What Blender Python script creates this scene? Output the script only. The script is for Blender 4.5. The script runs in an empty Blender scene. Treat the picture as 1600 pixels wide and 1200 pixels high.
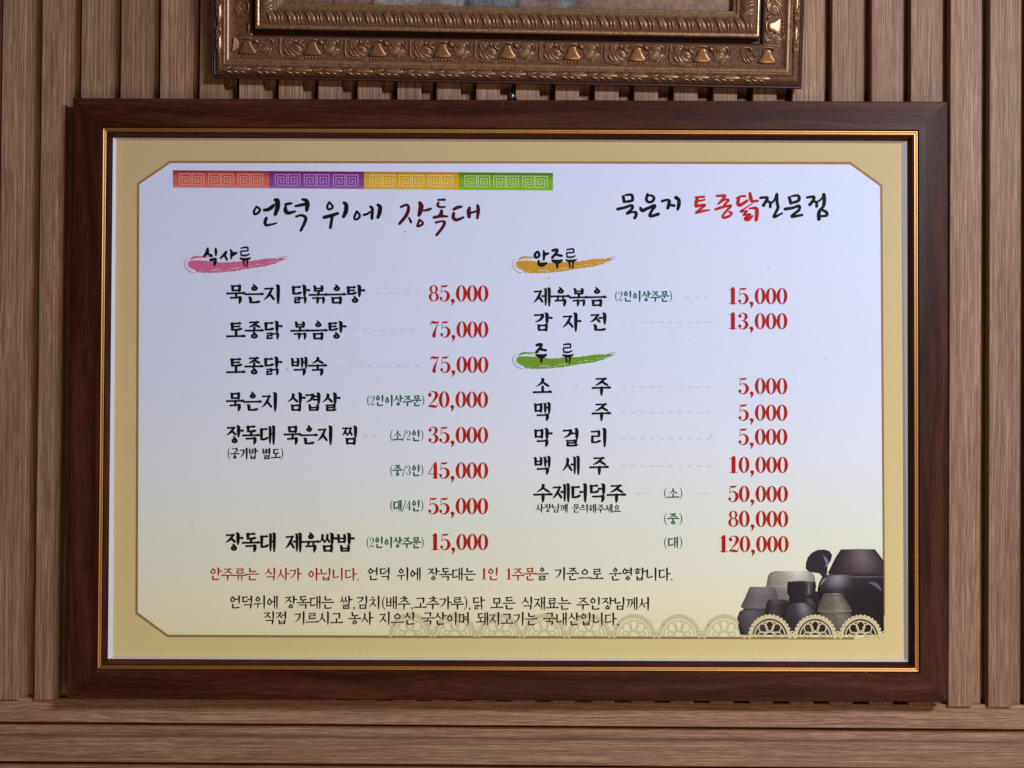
import bpy, bmesh, math, random
import numpy as np
from mathutils import Matrix, Vector, Euler
from mathutils.geometry import tessellate_polygon

random.seed(7); rng = np.random.default_rng(11)
scene = bpy.context.scene
COL = scene.collection
R = math.radians
MM = 0.001

# ------------------------------------------------------------------ camera
FPX = 2100.0                       # focal length in pixels of the 1600 px wide photograph
CAM_D = 1.3797                     # metres from the faces of the wall slats
def rot(ax, a): return Matrix.Rotation(a, 3, ax)
CAM_R = rot('X', R(0.7485)) @ rot('Y', R(-0.4239))
CAM_C = Vector((0, -CAM_D, 0))
cd = bpy.data.cameras.new('camera'); cam = bpy.data.objects.new('camera', cd); COL.objects.link(cam)
cd.sensor_width = 36; cd.lens = FPX / 1600 * 36; cd.clip_start = 0.02; cd.clip_end = 50
m3 = Matrix((CAM_R.col[0], CAM_R.col[2], -CAM_R.col[1])).transposed()
cam.matrix_world = Matrix.Translation(CAM_C) @ m3.to_4x4()
scene.camera = cam

# ------------------------------------------------------------------ light
scene.view_settings.view_transform = 'Standard'
scene.view_settings.look = 'None'; scene.view_settings.gamma = 1; scene.view_settings.exposure = 0
world = bpy.data.worlds.new("World"); scene.world = world; world.use_nodes = True
bg = world.node_tree.nodes['Background']
bg.inputs[0].default_value = (1.0, 0.80, 0.70, 1); bg.inputs[1].default_value = 0.098

def area(name, loc, target, sx, sy, power, col):
    l = bpy.data.lights.new(name, 'AREA'); l.shape = 'RECTANGLE'; l.size = sx; l.size_y = sy
    l.energy = power; l.color = col
    o = bpy.data.objects.new(name, l); COL.objects.link(o); o.location = loc
    o.rotation_euler = (Vector(target) - Vector(loc)).to_track_quat('-Z', 'Y').to_euler()
    return o
area('ceiling_lamp', (1.17, -1.58, 0.76), (0.0, 0, -0.05), 0.46, 0.15, 40, (0.76, 0.86, 1.0))
area('floor_bounce_fill', (0.6, -2.0, -1.0), (0.2, 0, -0.35), 0.9, 0.7, 11, (1.0, 0.74, 0.50))  # added fill from below, imitates warm bounce off the floor; no actual lamp there

# ------------------------------------------------------------------ materials
def newmat(name):
    m = bpy.data.materials.new(name); m.use_nodes = True
    nt = m.node_tree; return m, nt, nt.nodes['Principled BSDF']
def N(nt, t, **kw):
    n = nt.nodes.new(t)
    for k, v in kw.items(): setattr(n, k, v)
    return n
def ramp(nt, stops):
    n = N(nt, 'ShaderNodeValToRGB'); e = n.color_ramp.elements
    e[0].position, e[0].color = stops[0][0], (*stops[0][1], 1)
    e[1].position, e[1].color = stops[-1][0], (*stops[-1][1], 1)
    for p, c in stops[1:-1]:
        x = e.new(p); x.color = (*c, 1)
    return n
def wood(name, dark, mid, light, gl_rough, freq, along, bump, warp=0.004, fleck=0.35, spec=0.4, big=0.35):
    """grain runs along the object's local X"""
    m, nt, b = newmat(name); L = nt.links.new
    tc = N(nt, 'ShaderNodeTexCoord'); oi = N(nt, 'ShaderNodeObjectInfo')
    off = N(nt, 'ShaderNodeVectorMath', operation='SCALE'); off.inputs[0].default_value = (13.7, 5.3, 9.1)
    L(oi.outputs['Random'], off.inputs['Scale'])
    add = N(nt, 'ShaderNodeVectorMath', operation='ADD'); L(tc.outputs['Object'], add.inputs[0]); L(off.outputs[0], add.inputs[1])
    # slow wander of the grain lines
    mp0 = N(nt, 'ShaderNodeMapping'); mp0.inputs['Scale'].default_value = (5, 20, 20); L(add.outputs[0], mp0.inputs[0])
    n0 = N(nt, 'ShaderNodeTexNoise'); n0.inputs['Scale'].default_value = 1.0; n0.inputs['Detail'].default_value = 2; L(mp0.outputs[0], n0.inputs['Vector'])
    s0 = N(nt, 'ShaderNodeVectorMath', operation='MULTIPLY_ADD'); s0.inputs[1].default_value = (0, warp * 4, warp * 4)
    L(n0.outputs['Color'], s0.inputs[0]); L(add.outputs[0], s0.inputs[2])
    mp = N(nt, 'ShaderNodeMapping'); mp.inputs['Scale'].default_value = (along, freq, freq); L(s0.outputs[0], mp.inputs[0])
    n1 = N(nt, 'ShaderNodeTexNoise'); n1.inputs['Scale'].default_value = 1.0; n1.inputs['Detail'].default_value = 4; n1.inputs['Roughness'].default_value = 0.62
    L(mp.outputs[0], n1.inputs['Vector'])
    mp2 = N(nt, 'ShaderNodeMapping'); mp2.inputs['Scale'].default_value = (along * 7, freq * 1.5, freq * 1.5); L(s0.outputs[0], mp2.inputs[0])
    n2 = N(nt, 'ShaderNodeTexNoise'); n2.inputs['Scale'].default_value = 1.0; n2.inputs['Detail'].default_value = 3; L(mp2.outputs[0], n2.inputs['Vector'])
    mp3 = N(nt, 'ShaderNodeMapping'); mp3.inputs['Scale'].default_value = (along * .22, freq * .16, freq * .16); L(s0.outputs[0], mp3.inputs[0])
    n3 = N(nt, 'ShaderNodeTexNoise'); n3.inputs['Scale'].default_value = 1.0; n3.inputs['Detail'].default_value = 2; L(mp3.outputs[0], n3.inputs['Vector'])
    mx = N(nt, 'ShaderNodeMix'); mx.inputs[0].default_value = fleck; L(n1.outputs['Fac'], mx.inputs[2]); L(n2.outputs['Fac'], mx.inputs[3])
    mx2 = N(nt, 'ShaderNodeMix'); mx2.inputs[0].default_value = big; L(mx.outputs[0], mx2.inputs[2]); L(n3.outputs['Fac'], mx2.inputs[3])
    cr = ramp(nt, [(0.39, dark), (0.49, mid), (0.60, light)]); L(mx2.outputs[0], cr.inputs[0])
    hs = N(nt, 'ShaderNodeHueSaturation'); L(cr.outputs[0], hs.inputs['Color'])
    mr = N(nt, 'ShaderNodeMapRange'); mr.inputs[3].default_value = 0.86; mr.inputs[4].default_value = 1.12; L(oi.outputs['Random'], mr.inputs[0]); L(mr.outputs[0], hs.inputs['Value'])
    L(hs.outputs[0], b.inputs['Base Color'])
    b.inputs['Roughness'].default_value = gl_rough; b.inputs['Specular IOR Level'].default_value = spec
    bp = N(nt, 'ShaderNodeBump'); bp.inputs['Strength'].default_value = bump; bp.inputs['Distance'].default_value = 0.0006
    L(mx.outputs[0], bp.inputs['Height']); L(bp.outputs[0], b.inputs['Normal'])
    return m
M = {}
M['slat'] = wood('slat_wood', (0.155, 0.066, 0.035), (0.252, 0.120, 0.068), (0.41, 0.232, 0.143), 0.62, 960, 6.5, 0.5, warp=0.0014, fleck=.38, big=.09)
M['plank'] = wood('panel_wood', (0.170, 0.073, 0.037), (0.272, 0.130, 0.072), (0.43, 0.245, 0.147), 0.62, 940, 8.5, 0.5, warp=0.0016, fleck=.38, big=.09)
M['walnut'] = wood('dark_walnut', (0.026, 0.0042, 0.0018), (0.045, 0.0092, 0.0038), (0.082, 0.020, 0.009), 0.42, 520, 9, 0.15, warp=0.006, fleck=0.4, spec=0.13, big=0.5)
def plain(name, col, rough=0.6, metal=0.0, spec=0.4):
    m, nt, b = newmat(name); b.inputs['Base Color'].default_value = (*col, 1); b.inputs['Roughness'].default_value = rough
    b.inputs['Metallic'].default_value = metal; b.inputs['Specular IOR Level'].default_value = spec
    return m
def ink(name, col, var=0.25):
    m, nt, b = newmat(name); L = nt.links.new
    tc = N(nt, 'ShaderNodeTexCoord'); n = N(nt, 'ShaderNodeTexNoise'); n.inputs['Scale'].default_value = 900; L(tc.outputs['Object'], n.inputs['Vector'])
    c = ramp(nt, [(0.3, tuple(v * (1 - var) for v in col)), (0.7, tuple(min(1, v * (1 + var)) for v in col))]); L(n.outputs['Fac'], c.inputs[0]); L(c.outputs[0], b.inputs['Base Color'])
    b.inputs['Roughness'].default_value = 0.6; b.inputs['Specular IOR Level'].default_value = 0.1
    return m
M['black'] = ink('black_ink', (0.008, 0.006, 0.008))
M['red'] = ink('red_ink', (0.46, 0.014, 0.004), 0.15)
M['crimson'] = ink('bright_red_ink', (0.52, 0.016, 0.004), 0.12)
M['green'] = ink('green_ink', (0.022, 0.135, 0.085), 0.2)
M['leader'] = ink('grey_ink', (0.58, 0.59, 0.67), 0.04)
M['line'] = ink('brown_ink', (0.34, 0.18, 0.075), 0.1)
M['pink'] = ink('pink_ink', (0.62, 0.14, 0.27), 0.08)
M['amber'] = ink('amber_ink', (0.60, 0.30, 0.03), 0.08)
M['leaf'] = ink('green_brush_ink', (0.17, 0.33, 0.025), 0.08)
M['lace'] = ink('cream_ink', (0.72, 0.61, 0.34), 0.05)
M['lace_pale'] = ink('pale_tan_ink', (0.64, 0.575, 0.33), 0.05)
M['white'] = plain('white_lip', (0.66, 0.66, 0.72), 0.4)
M['screwmat'] = plain('blackened_steel', (0.10, 0.085, 0.07), 0.35, 0.9)
M['thread'] = plain('dusty_thread', (0.13, 0.09, 0.08), 0.8)
def vcol(name, rough=0.55, grain=0.0):
    m, nt, b = newmat(name); L = nt.links.new
    a = N(nt, 'ShaderNodeAttribute'); a.attribute_name = 'print'
    tc = N(nt, 'ShaderNodeTexCoord'); n = N(nt, 'ShaderNodeTexNoise'); n.inputs['Scale'].default_value = 700; n.inputs['Detail'].default_value = 2
    L(tc.outputs['Object'], n.inputs['Vector'])
    mr = N(nt, 'ShaderNodeMapRange'); mr.inputs[1].default_value = .25; mr.inputs[2].default_value = .75; mr.inputs[3].default_value = 1 - grain; mr.inputs[4].default_value = 1 + grain
    L(n.outputs['Fac'], mr.inputs[0])
    hs = N(nt, 'ShaderNodeHueSaturation'); L(a.outputs['Color'], hs.inputs['Color']); L(mr.outputs[0], hs.inputs['Value'])
    L(hs.outputs[0], b.inputs['Base Color']); b.inputs['Roughness'].default_value = rough; b.inputs['Specular IOR Level'].default_value = 0.12
    return m
M['print'] = vcol('printed_paper', 0.5, 0.03)
M['photo'] = vcol('printed_photo', 0.5, 0.12)
def gold(name, col, dark, rough, metal, scale=260, lo=.35, hi=.6, bump=.15):
    m, nt, b = newmat(name); L = nt.links.new
    tc = N(nt, 'ShaderNodeTexCoord'); n = N(nt, 'ShaderNodeTexNoise'); n.inputs['Scale'].default_value = scale; n.inputs['Detail'].default_value = 4
    L(tc.outputs['Object'], n.inputs['Vector']); c = ramp(nt, [(lo, dark), (hi, col)]); L(n.outputs['Fac'], c.inputs[0]); L(c.outputs[0], b.inputs['Base Color'])
    b.inputs['Metallic'].default_value = metal; b.inputs['Roughness'].default_value = rough
    bp = N(nt, 'ShaderNodeBump'); bp.inputs['Strength'].default_value = bump; bp.inputs['Distance'].default_value = 0.0004
    L(n.outputs['Fac'], bp.inputs['Height']); L(bp.outputs[0], b.inputs['Normal'])
    return m
M['bead'] = plain('polished_gold_bead', (0.66, 0.36, 0.12), 0.42, 1.0)
M['gilt'] = gold('antique_gilt', (0.42, 0.225, 0.115), (0.25, 0.12, 0.06), 0.32, 0.6, scale=420, lo=.3, hi=.62, bump=.08)
M['ground'] = gold('umber_ground', (0.160, 0.068, 0.034), (0.095, 0.038, 0.018), 0.6, 0.05, scale=300, bump=.1)
M['ground'].node_tree.nodes['Principled BSDF'].inputs['Specular IOR Level'].default_value = 0.15
M['fillet'] = gold('dull_gilt_fillet', (0.27, 0.135, 0.062), (0.17, 0.08, 0.036), 0.4, 0.3, scale=300, bump=.1)
M['gilt_hi'] = gold('rubbed_gilt', (0.50, 0.29, 0.15), (0.28, 0.14, 0.07), 0.32, 0.7, scale=340, bump=.08)
M['gilt_dark'] = gold('dark_lacquer', (0.060, 0.018, 0.011), (0.035, 0.010, 0.006), 0.5, 0.0)
M['boss'] = gold('burnished_gilt', (0.31, 0.145, 0.06), (0.25, 0.11, 0.045), 0.34, 0.7, scale=140, bump=.05)

# ------------------------------------------------------------------ helpers
def link(name, verts, faces, mat, parent=None, smooth=False, loc=None, rotm=None, label=None, kind=None, cols=None):
    me = bpy.data.meshes.new(name); me.from_pydata([tuple(v) for v in verts], [], faces); me.update()
    if smooth: me.polygons.foreach_set('use_smooth', [True] * len(me.polygons))
    if mat: me.materials.append(mat)
    if cols is not None:
        a = me.color_attributes.new('print', 'FLOAT_COLOR', 'POINT')
        a.data.foreach_set('color', np.concatenate([np.asarray(cols, float), np.ones((len(cols), 1))], 1).ravel())
    return place(name, me, parent, loc, rotm, label, kind)
def place(name, me, parent=None, loc=None, rotm=None, label=None, kind=None):
    o = bpy.data.objects.new(name, me); COL.objects.link(o)
    if parent: o.parent = parent
    if loc is not None: o.location = loc
    if rotm is not None: o.rotation_euler = rotm
    if label: o['label'] = label
    if kind: o['kind'] = kind
    return o
def empty(name, loc, rotm=None, label=None, cat=None, group=None, kind=None):
    o = bpy.data.objects.new(name, None); COL.objects.link(o); o.location = loc; o.empty_display_size = .05
    if rotm is not None: o.rotation_euler = rotm.to_euler()
    if label: o['label'] = label
    if cat: o['category'] = cat
    if group: o['group'] = group
    if kind: o['kind'] = kind
    return o
def extrude_profile(prof, x0, x1, nx=1):
    """prof: list of (z, y); swept along local X, closed ends"""
    v, f = [], []; n = len(prof)
    for i in range(nx + 1):
        x = x0 + (x1 - x0) * i / nx
        v += [(x, y, z) for z, y in prof]
    for i in range(nx):
        for j in range(n):
            k = (j + 1) % n
            f.append((i * n + j, i * n + k, (i + 1) * n + k, (i + 1) * n + j))
    f.append(tuple(range(n))); f.append(tuple(range(nx * n, nx * n + n))[::-1])
    return v, f

# ------------------------------------------------------------------ wall of vertical slats
# slat profile across its width (z: across, y: depth, metres); raised face, quarter step, ledge, deep groove
PITCH = 0.0407
def slat_profile():
    p = [(0.0, 0.0190), (0.0, 0.0012), (0.0003, 0.0003), (0.0012, 0.0), (0.0236, 0.0), (0.0245, 0.0003), (0.0248, 0.0012),
         (0.0250, 0.0100), (0.0256, 0.0112), (0.0266, 0.0114), (0.0274, 0.0108), (0.0360, 0.0108), (0.0364, 0.0112), (0.0364, 0.0180), (0.0406, 0.0180), (0.0406, 0.0190)]
    return p
wall = link('slatted_wall', *extrude_profile([(-0.80, 0.0205), (0.80, 0.0205), (0.80, 0.035), (-0.80, 0.035)], -1.2, 1.2), M['gilt_dark'] if False else M['walnut'], kind='structure')
wall['label'] = 'brown wood-grain wall of vertical slats with narrow dark grooves'
ZTOP, ZBOT = 0.95, -0.3086
pv, pf = extrude_profile(slat_profile(), -(ZTOP - ZBOT) / 2, (ZTOP - ZBOT) / 2)
slat_me = None
X0 = 0.0014                                     # left edge of a slat face near the middle of the wall
for i in range(-22, 22):
    x = X0 + PITCH * i
    if slat_me is None:
        o = link('slat', pv, pf, M['slat'], wall); slat_me = o.data
    else: o = place('slat', slat_me, wall)
    # local X -> world -Z... grain upright; local Z -> world X
    o.matrix_local = Matrix(((0, 0, 1, x), (0, 1, 0, random.uniform(0, .0004)), (-1, 0, 0, (ZTOP + ZBOT) / 2), (0, 0, 0, 1)))

# ------------------------------------------------------------------ lower wall of horizontal boards
low = link('lower_wall', *extrude_profile([(-1.0, 0.026), (-0.3090, 0.026), (-0.3090, 0.036), (-1.0, 0.036)], -1.2, 1.2), M['walnut'], kind='structure')
low['label'] = 'brown wood-grain lower wall of horizontal boards with dark grooves'
YF = 0.0045
def hp(h, top=False):
    # z measured downward from the top of one board: (ledge), step, face, groove
    if top: q = [(0, 0.0305), (0, YF + .0006), (-0.0006, YF), (-0.0262, YF), (-0.0270, YF + .0008), (-0.0270, 0.0305)]
    else: q = [(-0.0305, 0.0305 - .0), (-0.0305, 0.0305)]
    return q
zt = -0.3078
v, f = extrude_profile([(0, .0258), (0, YF + .0006), (-.0006, YF), (-.0241, YF), (-.0249, YF + .0007), (-.0249, YF + .0170), (-.0284, YF + .0170), (-.0284, YF + .0092), (-.0288, YF + .0086), (-.0393, YF + .0086), (-.0393, .0258)], -1.2, 1.2)
o = link('board', v, f, M['plank'], low); o.location = (0, 0, zt)
v, f = extrude_profile([(0, .0258), (0, YF + .0008), (-.0007, YF), (-.0252, YF), (-.0260, YF + .0008), (-.0260, YF + .0170), (-.0297, YF + .0170), (-.0297, YF + .0092), (-.0301, YF + .0086), (-.0406, YF + .0086), (-.0406, .0258)], -1.2, 1.2)
z = zt - 0.0394; bm_ = None
for i in range(6):
    if bm_ is None: o = link('board', v, f, M['plank'], low); bm_ = o.data
    else: o = place('board', bm_, low)
    o.location = (0, 0.0002 * (i % 2), z); z -= PITCH

# ------------------------------------------------------------------ the menu board
BC = Vector((-0.0027822, -0.017, 0.0027479))
BR = rot('Y', R(-0.19698)) @ rot('X', R(-0.39052)) @ rot('Z', R(0.05855))
board = empty('menu_board', BC, BR, 'wide menu board in dark walnut frame with thin gold bead and Korean menu print', 'menu board')
def on_board(px, py, w):
    """point of the board (its own x, z in metres) seen at a pixel of the photograph, at height w above its front plane"""
    d = BR.transposed() @ (CAM_R @ Vector(((px - 800) / FPX, 1, (600 - py) / FPX)))
    c = BR.transposed() @ (CAM_C - BC)
    t = (-w - c.y) / d.y
    return c.x + d.x * t, c.z + d.z * t
BW, BH = 0.8910, 0.6094
rail_prof = [(0, -0.0140), (0, -0.0012), (0.0003, -0.0004), (0.0009, 0.0), (0.0015, 0.0001), (0.012, -0.0006), (0.022, -0.0010), (0.0288, -0.0010), (0.0292, -0.0016), (0.0294, -0.0034),
             (0.0342, -0.0034), (0.0345, -0.0018), (0.0352, -0.0016), (0.0370, -0.0040), (0.0387, -0.0070), (0.0391, -0.0090), (0.0391, -0.0140)]
def bead_ring(t0, r, w0, n=7):
    return [(t0 + r - r * math.cos(math.pi * k / n), w0 + r * math.sin(math.pi * k / n)) for k in range(n + 1)]
bead_prof = bead_ring(0.0296, 0.00105, -0.0030) + bead_ring(0.0322, 0.00085, -0.0031)
SIDES = [('bottom', 0.0, (0, -1)), ('right', -90.0, (1, 0)), ('top', 180.0, (0, 1)), ('left', 90.0, (-1, 0))]
def ring_side(prof, L, closed=True, joint=0.00012):
    """mitred length: local x along, z inwards from the outer edge, -y out of the wall"""
    v, f = [], []; n = len(prof)
    for s in (-1, 1):
        for t, w in prof: v.append((s * (L / 2 - t - joint), -w, t))
    for j in range(n - 1 + (1 if closed else 0)):
        k = (j + 1) % n; f.append((j, n + j, n + k, k))
    if closed: f.append(tuple(range(n))[::-1]); f.append(tuple(range(n, 2 * n)))
    return v, f
def side_place(W, H, k):
    nm, a, (dx, dz) = SIDES[k]
    return (dx * W / 2, 0, dz * H / 2), (0, R(a), 0), (W if dx == 0 else H)
for k in range(4):
    loc, ro, L = side_place(BW, BH, k)
    v, f = ring_side(rail_prof, L); rl = link('frame_rail', v, f, M['walnut'], board, loc=loc, rotm=ro)
    v, f = ring_side(bead_prof, L, closed=False, joint=0); b = link('gold_bead', v, f, M['bead'], rl, smooth=True)
ix, iz, jx, jz = BW / 2 - .0392, BH / 2 - .0392, .4026, .2643      # white lip between the rails and the sheet
ics = ((-.4026, -.2645), (.4034, -.2641), (.4019, .2643), (-.4043, .2643)); oc = [(-ix, -iz), (ix, -iz), (ix, iz), (-ix, iz)]; ic = list(ics)
for k in range(4):
    a, b = k, (k + 1) % 4; d0, d1 = .0074, .0118
    v = [(oc[a][0], d0, oc[a][1]), (oc[b][0], d0, oc[b][1]), (ic[b][0], d1, ic[b][1]), (ic[a][0], d1, ic[a][1]), (oc[a][0], .0128, oc[a][1]), (oc[b][0], .0128, oc[b][1]), (ic[b][0], .0128, ic[b][1]), (ic[a][0], .0128, ic[a][1])]
    link('white_lip', v, [(0, 1, 2, 3), (4, 7, 6, 5), (0, 4, 5, 1), (3, 2, 6, 7), (0, 3, 7, 4), (1, 5, 6, 2)], M['white'], board)
v, f = extrude_profile([(-.2665, .0129), (.2665, .0129), (.2665, .0139), (-.2665, .0139)], -.4052, .4052)
link('backing_panel', v, f, M['white'], board)

# ---- the printed sheet: tan ground, chamfered inner panel
WS = -0.0120                                    # height of the sheet below the front of the frame
sheet_w, sheet_h = 0.4046 * 2, 0.2650 * 2
def lerp(a, b, t): return tuple(a[i] * (1 - t) + b[i] * t for i in range(3))
gv, gf, gc = [], [], []
NX, NZ = 4, 12
for j in range(NZ + 1):
    for i in range(NX + 1):
        gv.append((-sheet_w / 2 + sheet_w * i / NX, -WS, -sheet_h / 2 + sheet_h * j / NZ))
        gc.append(lerp((0.75, 0.585, 0.26), (0.57, 0.41, 0.205), j / NZ))
for j in range(NZ):
    for i in range(NX):
        a = j * (NX + 1) + i; gf.append((a, a + 1, a + NX + 2, a + NX + 1))
sheet = link('printed_sheet', gv, gf, M['print'], board, cols=gc)
LAY = [0.00012]
class Flat:
    """flat print: polygons in photograph pixels, laid on the sheet"""
    def __init__(s, lift): s.v = []; s.f = []; s.lift = lift; s.k = 0; s.c = []
    def w(s): s.k += 1; return WS + s.lift + (s.k % 14) * 0.000006
    def poly(s, pts, px=True, col=None):
        w = s.w(); q = [on_board(x, y, w) if px else (x, y) for x, y in pts]
        b = len(s.v); s.v += [(x, -w, z) for x, z in q]
        for t in tessellate_polygon([[Vector((x, z, 0)) for x, z in q]]): s.f.append(tuple(b + i for i in t))
        if col: s.c += [col] * len(q)
    def ribbon(s, pts, px=True, sm=5, caps=True, unit=None, closed=False, joint=False):
        """pts (x, y, width); smooth brush-like stroke"""
        P = np.array(pts, float)
        if px:
            ww = WS + s.lift; q = [on_board(x, y, ww) for x, y, _ in pts]
            P = np.array([(a, b_, c * CAM_D * .9875 / FPX) for (a, b_), c in zip(q, P[:, 2])])
        if sm > 1 and len(P) > 2:
            E = np.vstack([P[-2], P, P[1]]) if closed else np.vstack([2 * P[0] - P[1], P, 2 * P[-1] - P[-2]])
            o = []
            for i in range(1, len(E) - 2):
                p0, p1, p2, p3 = E[i - 1:i + 3]
                for k in range(sm):
                    t = k / sm
                    o.append(.5 * ((2 * p1) + (p2 - p0) * t + (2 * p0 - 5 * p1 + 4 * p2 - p3) * t * t + (3 * p1 - p0 - 3 * p2 + p3) * t ** 3))
            o.append(E[-2]); P = np.array(o)
        d = np.gradient(P[:, :2], axis=0); d /= np.maximum(np.linalg.norm(d, axis=1), 1e-9)[:, None]
        nrm = np.stack([-d[:, 1], d[:, 0]], 1); h = np.abs(P[:, 2:3]) / 2
        Lf, Rt = P[:, :2] + nrm * h, P[:, :2] - nrm * h
        w = s.w(); b = len(s.v); n = len(P)
        for a, c in zip(Lf, Rt): s.v += [(a[0], -w, a[1]), (c[0], -w, c[1])]
        for i in range(n - 1): s.f.append((b + 2 * i, b + 2 * i + 1, b + 2 * i + 3, b + 2 * i + 2))
        if caps:
            for e, sg in ((0, -1), (n - 1, 1)):
                cc = P[e, :2]; hh = h[e, 0]; dd = d[e] * sg; nn = nrm[e]
                ids = []
                for a in np.linspace(-math.pi / 2, math.pi / 2, 6)[1:-1]:
                    q = cc + hh * (math.cos(a) * dd + math.sin(a) * nn); ids.append(len(s.v)); s.v.append((q[0], -w, q[1]))
                s.f.append(tuple([b + 2 * e + 1] + ids + [b + 2 * e]))
    def ring(s, cx, cy, rx, ry, wx, wy, n=20, px=True, a0=0, a1=360, tilt=0):
        """elliptic ring; wx stroke at the sides, wy at top and bottom"""
        w = s.w(); b = len(s.v); full = abs(a1 - a0) >= 360; m = n if full else n + 1
        for i in range(m):
            a = math.radians(a0 + (a1 - a0) * i / n)
            for ox, oy in ((rx, ry), (max(rx - wx, 1e-6), max(ry - wy, 1e-6))):
                X = ox * math.cos(a); Y = oy * math.sin(a)
                if tilt: X, Y = X * math.cos(tilt) - Y * math.sin(tilt), X * math.sin(tilt) + Y * math.cos(tilt)
                q = on_board(cx + X, cy + Y, w) if px else (cx + X, cy + Y)
                s.v.append((q[0], -w, q[1]))
        for i in range(n if full else n):
            j = (i + 1) % m; s.f.append((b + 2 * i, b + 2 * i + 1, b + 2 * j + 1, b + 2 * j))
    def disc(s, cx, cy, r, n=10): s.poly([(cx + r * math.cos(2 * math.pi * i / n), cy + r * math.sin(2 * math.pi * i / n)) for i in range(n)])
    def build(s, name, mat, parent=None, label=None, cols=None):
        # every face looks out of the wall
        V = s.v; F = []
        for f in s.f:
            A, B, C = (Vector(V[f[i]]) for i in (0, 1, 2)); nrm = (B - A).cross(C - A)
            if len(f) > 3 and nrm.length < 1e-14: nrm = (Vector(V[f[2]]) - B).cross(Vector(V[f[3]]) - B)
            F.append(f if nrm.y < 0 else f[::-1])
        return link(name, V, F, mat, parent or sheet, label=label, cols=cols or (s.c if s.c else None))

# inner panel, banded so that the print can fade from white to cream
panel_pts = [(266, 253), (1328, 254.5), (1377, 290), (1381, 992), (1330, 997), (262, 993.5), (213.5, 958), (216, 287)]
def panel_col(t):
    st = [(0, (0.675, 0.685, 0.88)), (.42, (0.72, 0.745, 0.89)), (.62, (0.79, 0.79, 0.83)), (.78, (0.82, 0.81, 0.68)), (.92, (0.87, 0.815, 0.56)), (1, (0.85, 0.78, 0.47))]
    for (a, ca), (b, cb) in zip(st, st[1:]):
        if t <= b: return lerp(ca, cb, (t - a) / (b - a))
    return st[-1][1]
pb = [on_board(x, y, WS + LAY[0]) for x, y in panel_pts]
def xspan(z, pts):
    xs = []
    for (x0, z0), (x1, z1) in zip(pts, pts[1:] + pts[:1]):
        if (z0 - z) * (z1 - z) <= 0 and abs(z0 - z1) > 1e-9: xs.append(x0 + (x1 - x0) * (z - z0) / (z1 - z0))
    return min(xs), max(xs)
zs = sorted(set([min(p[1] for p in pb[:]) + 1e-6] + list(np.linspace(-.252, .222, 60)) + [p[1] for p in pb]))
zs = [z for z in zs if min(p[1] for p in pb) < z < max(p[1] for p in pb)]
pv_, pf_, pc_ = [], [], []
for i, z in enumerate(zs):
    a, b = xspan(z, pb); pv_ += [(a, -(WS + LAY[0]), z), (b, -(WS + LAY[0]), z)]
    t = 1 - (z - zs[0]) / (zs[-1] - zs[0]); pc_ += [panel_col(t)] * 2
    if i: k = 2 * i; pf_.append((k - 2, k - 1, k + 1, k))
link('inner_panel', pv_, pf_, M['print'], sheet, cols=pc_)
# brown outline
bl = Flat(0.00022)
for a, b in zip(panel_pts[:3] + panel_pts[5:], (panel_pts[:3] + panel_pts[5:])[1:]):
    if a == panel_pts[2]: continue
    bl.ribbon([(*a, 3.6), (*b, 3.6)], caps=True, sm=1)
bl.ribbon([(216, 287, 3.6), (266, 253, 3.6)], sm=1); bl.ribbon([(1377, 290, 3.6), (1381.5, 960, 3.2)], sm=1); bl.ribbon([(262, 993.5, 3.6), (1333, 997.5, 3.6)], sm=1)
bl.build('border_line', M['line'])

# ------------------------------------------------------------------ Korean lettering, drawn stroke by stroke
LEAD = 'ㄱㄲㄴㄷㄸㄹㅁㅂㅃㅅㅆㅇㅈㅉㅊㅋㅌㅍㅎ'
VOW = 'ㅏㅐㅑㅒㅓㅔㅕㅖㅗㅘㅙㅚㅛㅜㅝㅞㅟㅠㅡㅢㅣ'
TAIL = ['', 'ㄱ', 'ㄲ', 'ㄳ', 'ㄴ', 'ㄵ', 'ㄶ', 'ㄷ', 'ㄹ', 'ㄺ', 'ㄻ', 'ㄼ', 'ㄽ', 'ㄾ', 'ㄿ', 'ㅀ', 'ㅁ', 'ㅂ', 'ㅄ', 'ㅅ', 'ㅆ', 'ㅇ', 'ㅈ', 'ㅊ', 'ㅋ', 'ㅌ', 'ㅍ', 'ㅎ']
class Pen:
    """collects strokes in a unit cell (x right, y down); widths in cell heights"""
    def __init__(s, wv, wh): s.wv = wv; s.wh = wh; s.st = []; s.rings = []
    def H(s, x0, x1, y, k=1, rise=.012):
        w = s.wh * k; s.st.append([(x0, y + rise, w * 1.0), (x0 + (x1 - x0) * .12, y + rise * .7, w * .95), (x0 + (x1 - x0) * .75, y - rise * .3, w * .9), (x1 - w * .8, y - rise, w * 1.35), (x1, y, w * .8)])
    def V(s, x, y0, y1, k=1, serif=True):
        w = s.wv * k
        if serif: s.st.append([(x - w * .62, y0 + w * .02, w * .30), (x - w * .16, y0 + w * .22, w * .85), (x, y0 + w * .7, w), (x, y0 + (y1 - y0) * .7, w * .9), (x, y1, w * .5)])
        else: s.st.append([(x, y0, w * .9), (x, (y0 + y1) / 2, w * .9), (x, y1, w * .7)])
    def D(s, pts): s.st.append(pts)
    def O(s, cx, cy, rx, ry, tick=True):
        s.rings.append((cx, cy, rx, ry, s.wv * .78, s.wh * 1.05))
        if tick: s.st.append([(cx - s.wv * .35, cy - ry - s.wh * .75, s.wh * .6), (cx + s.wv * .15, cy - ry + s.wh * .2, s.wh * 1.2)])
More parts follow.
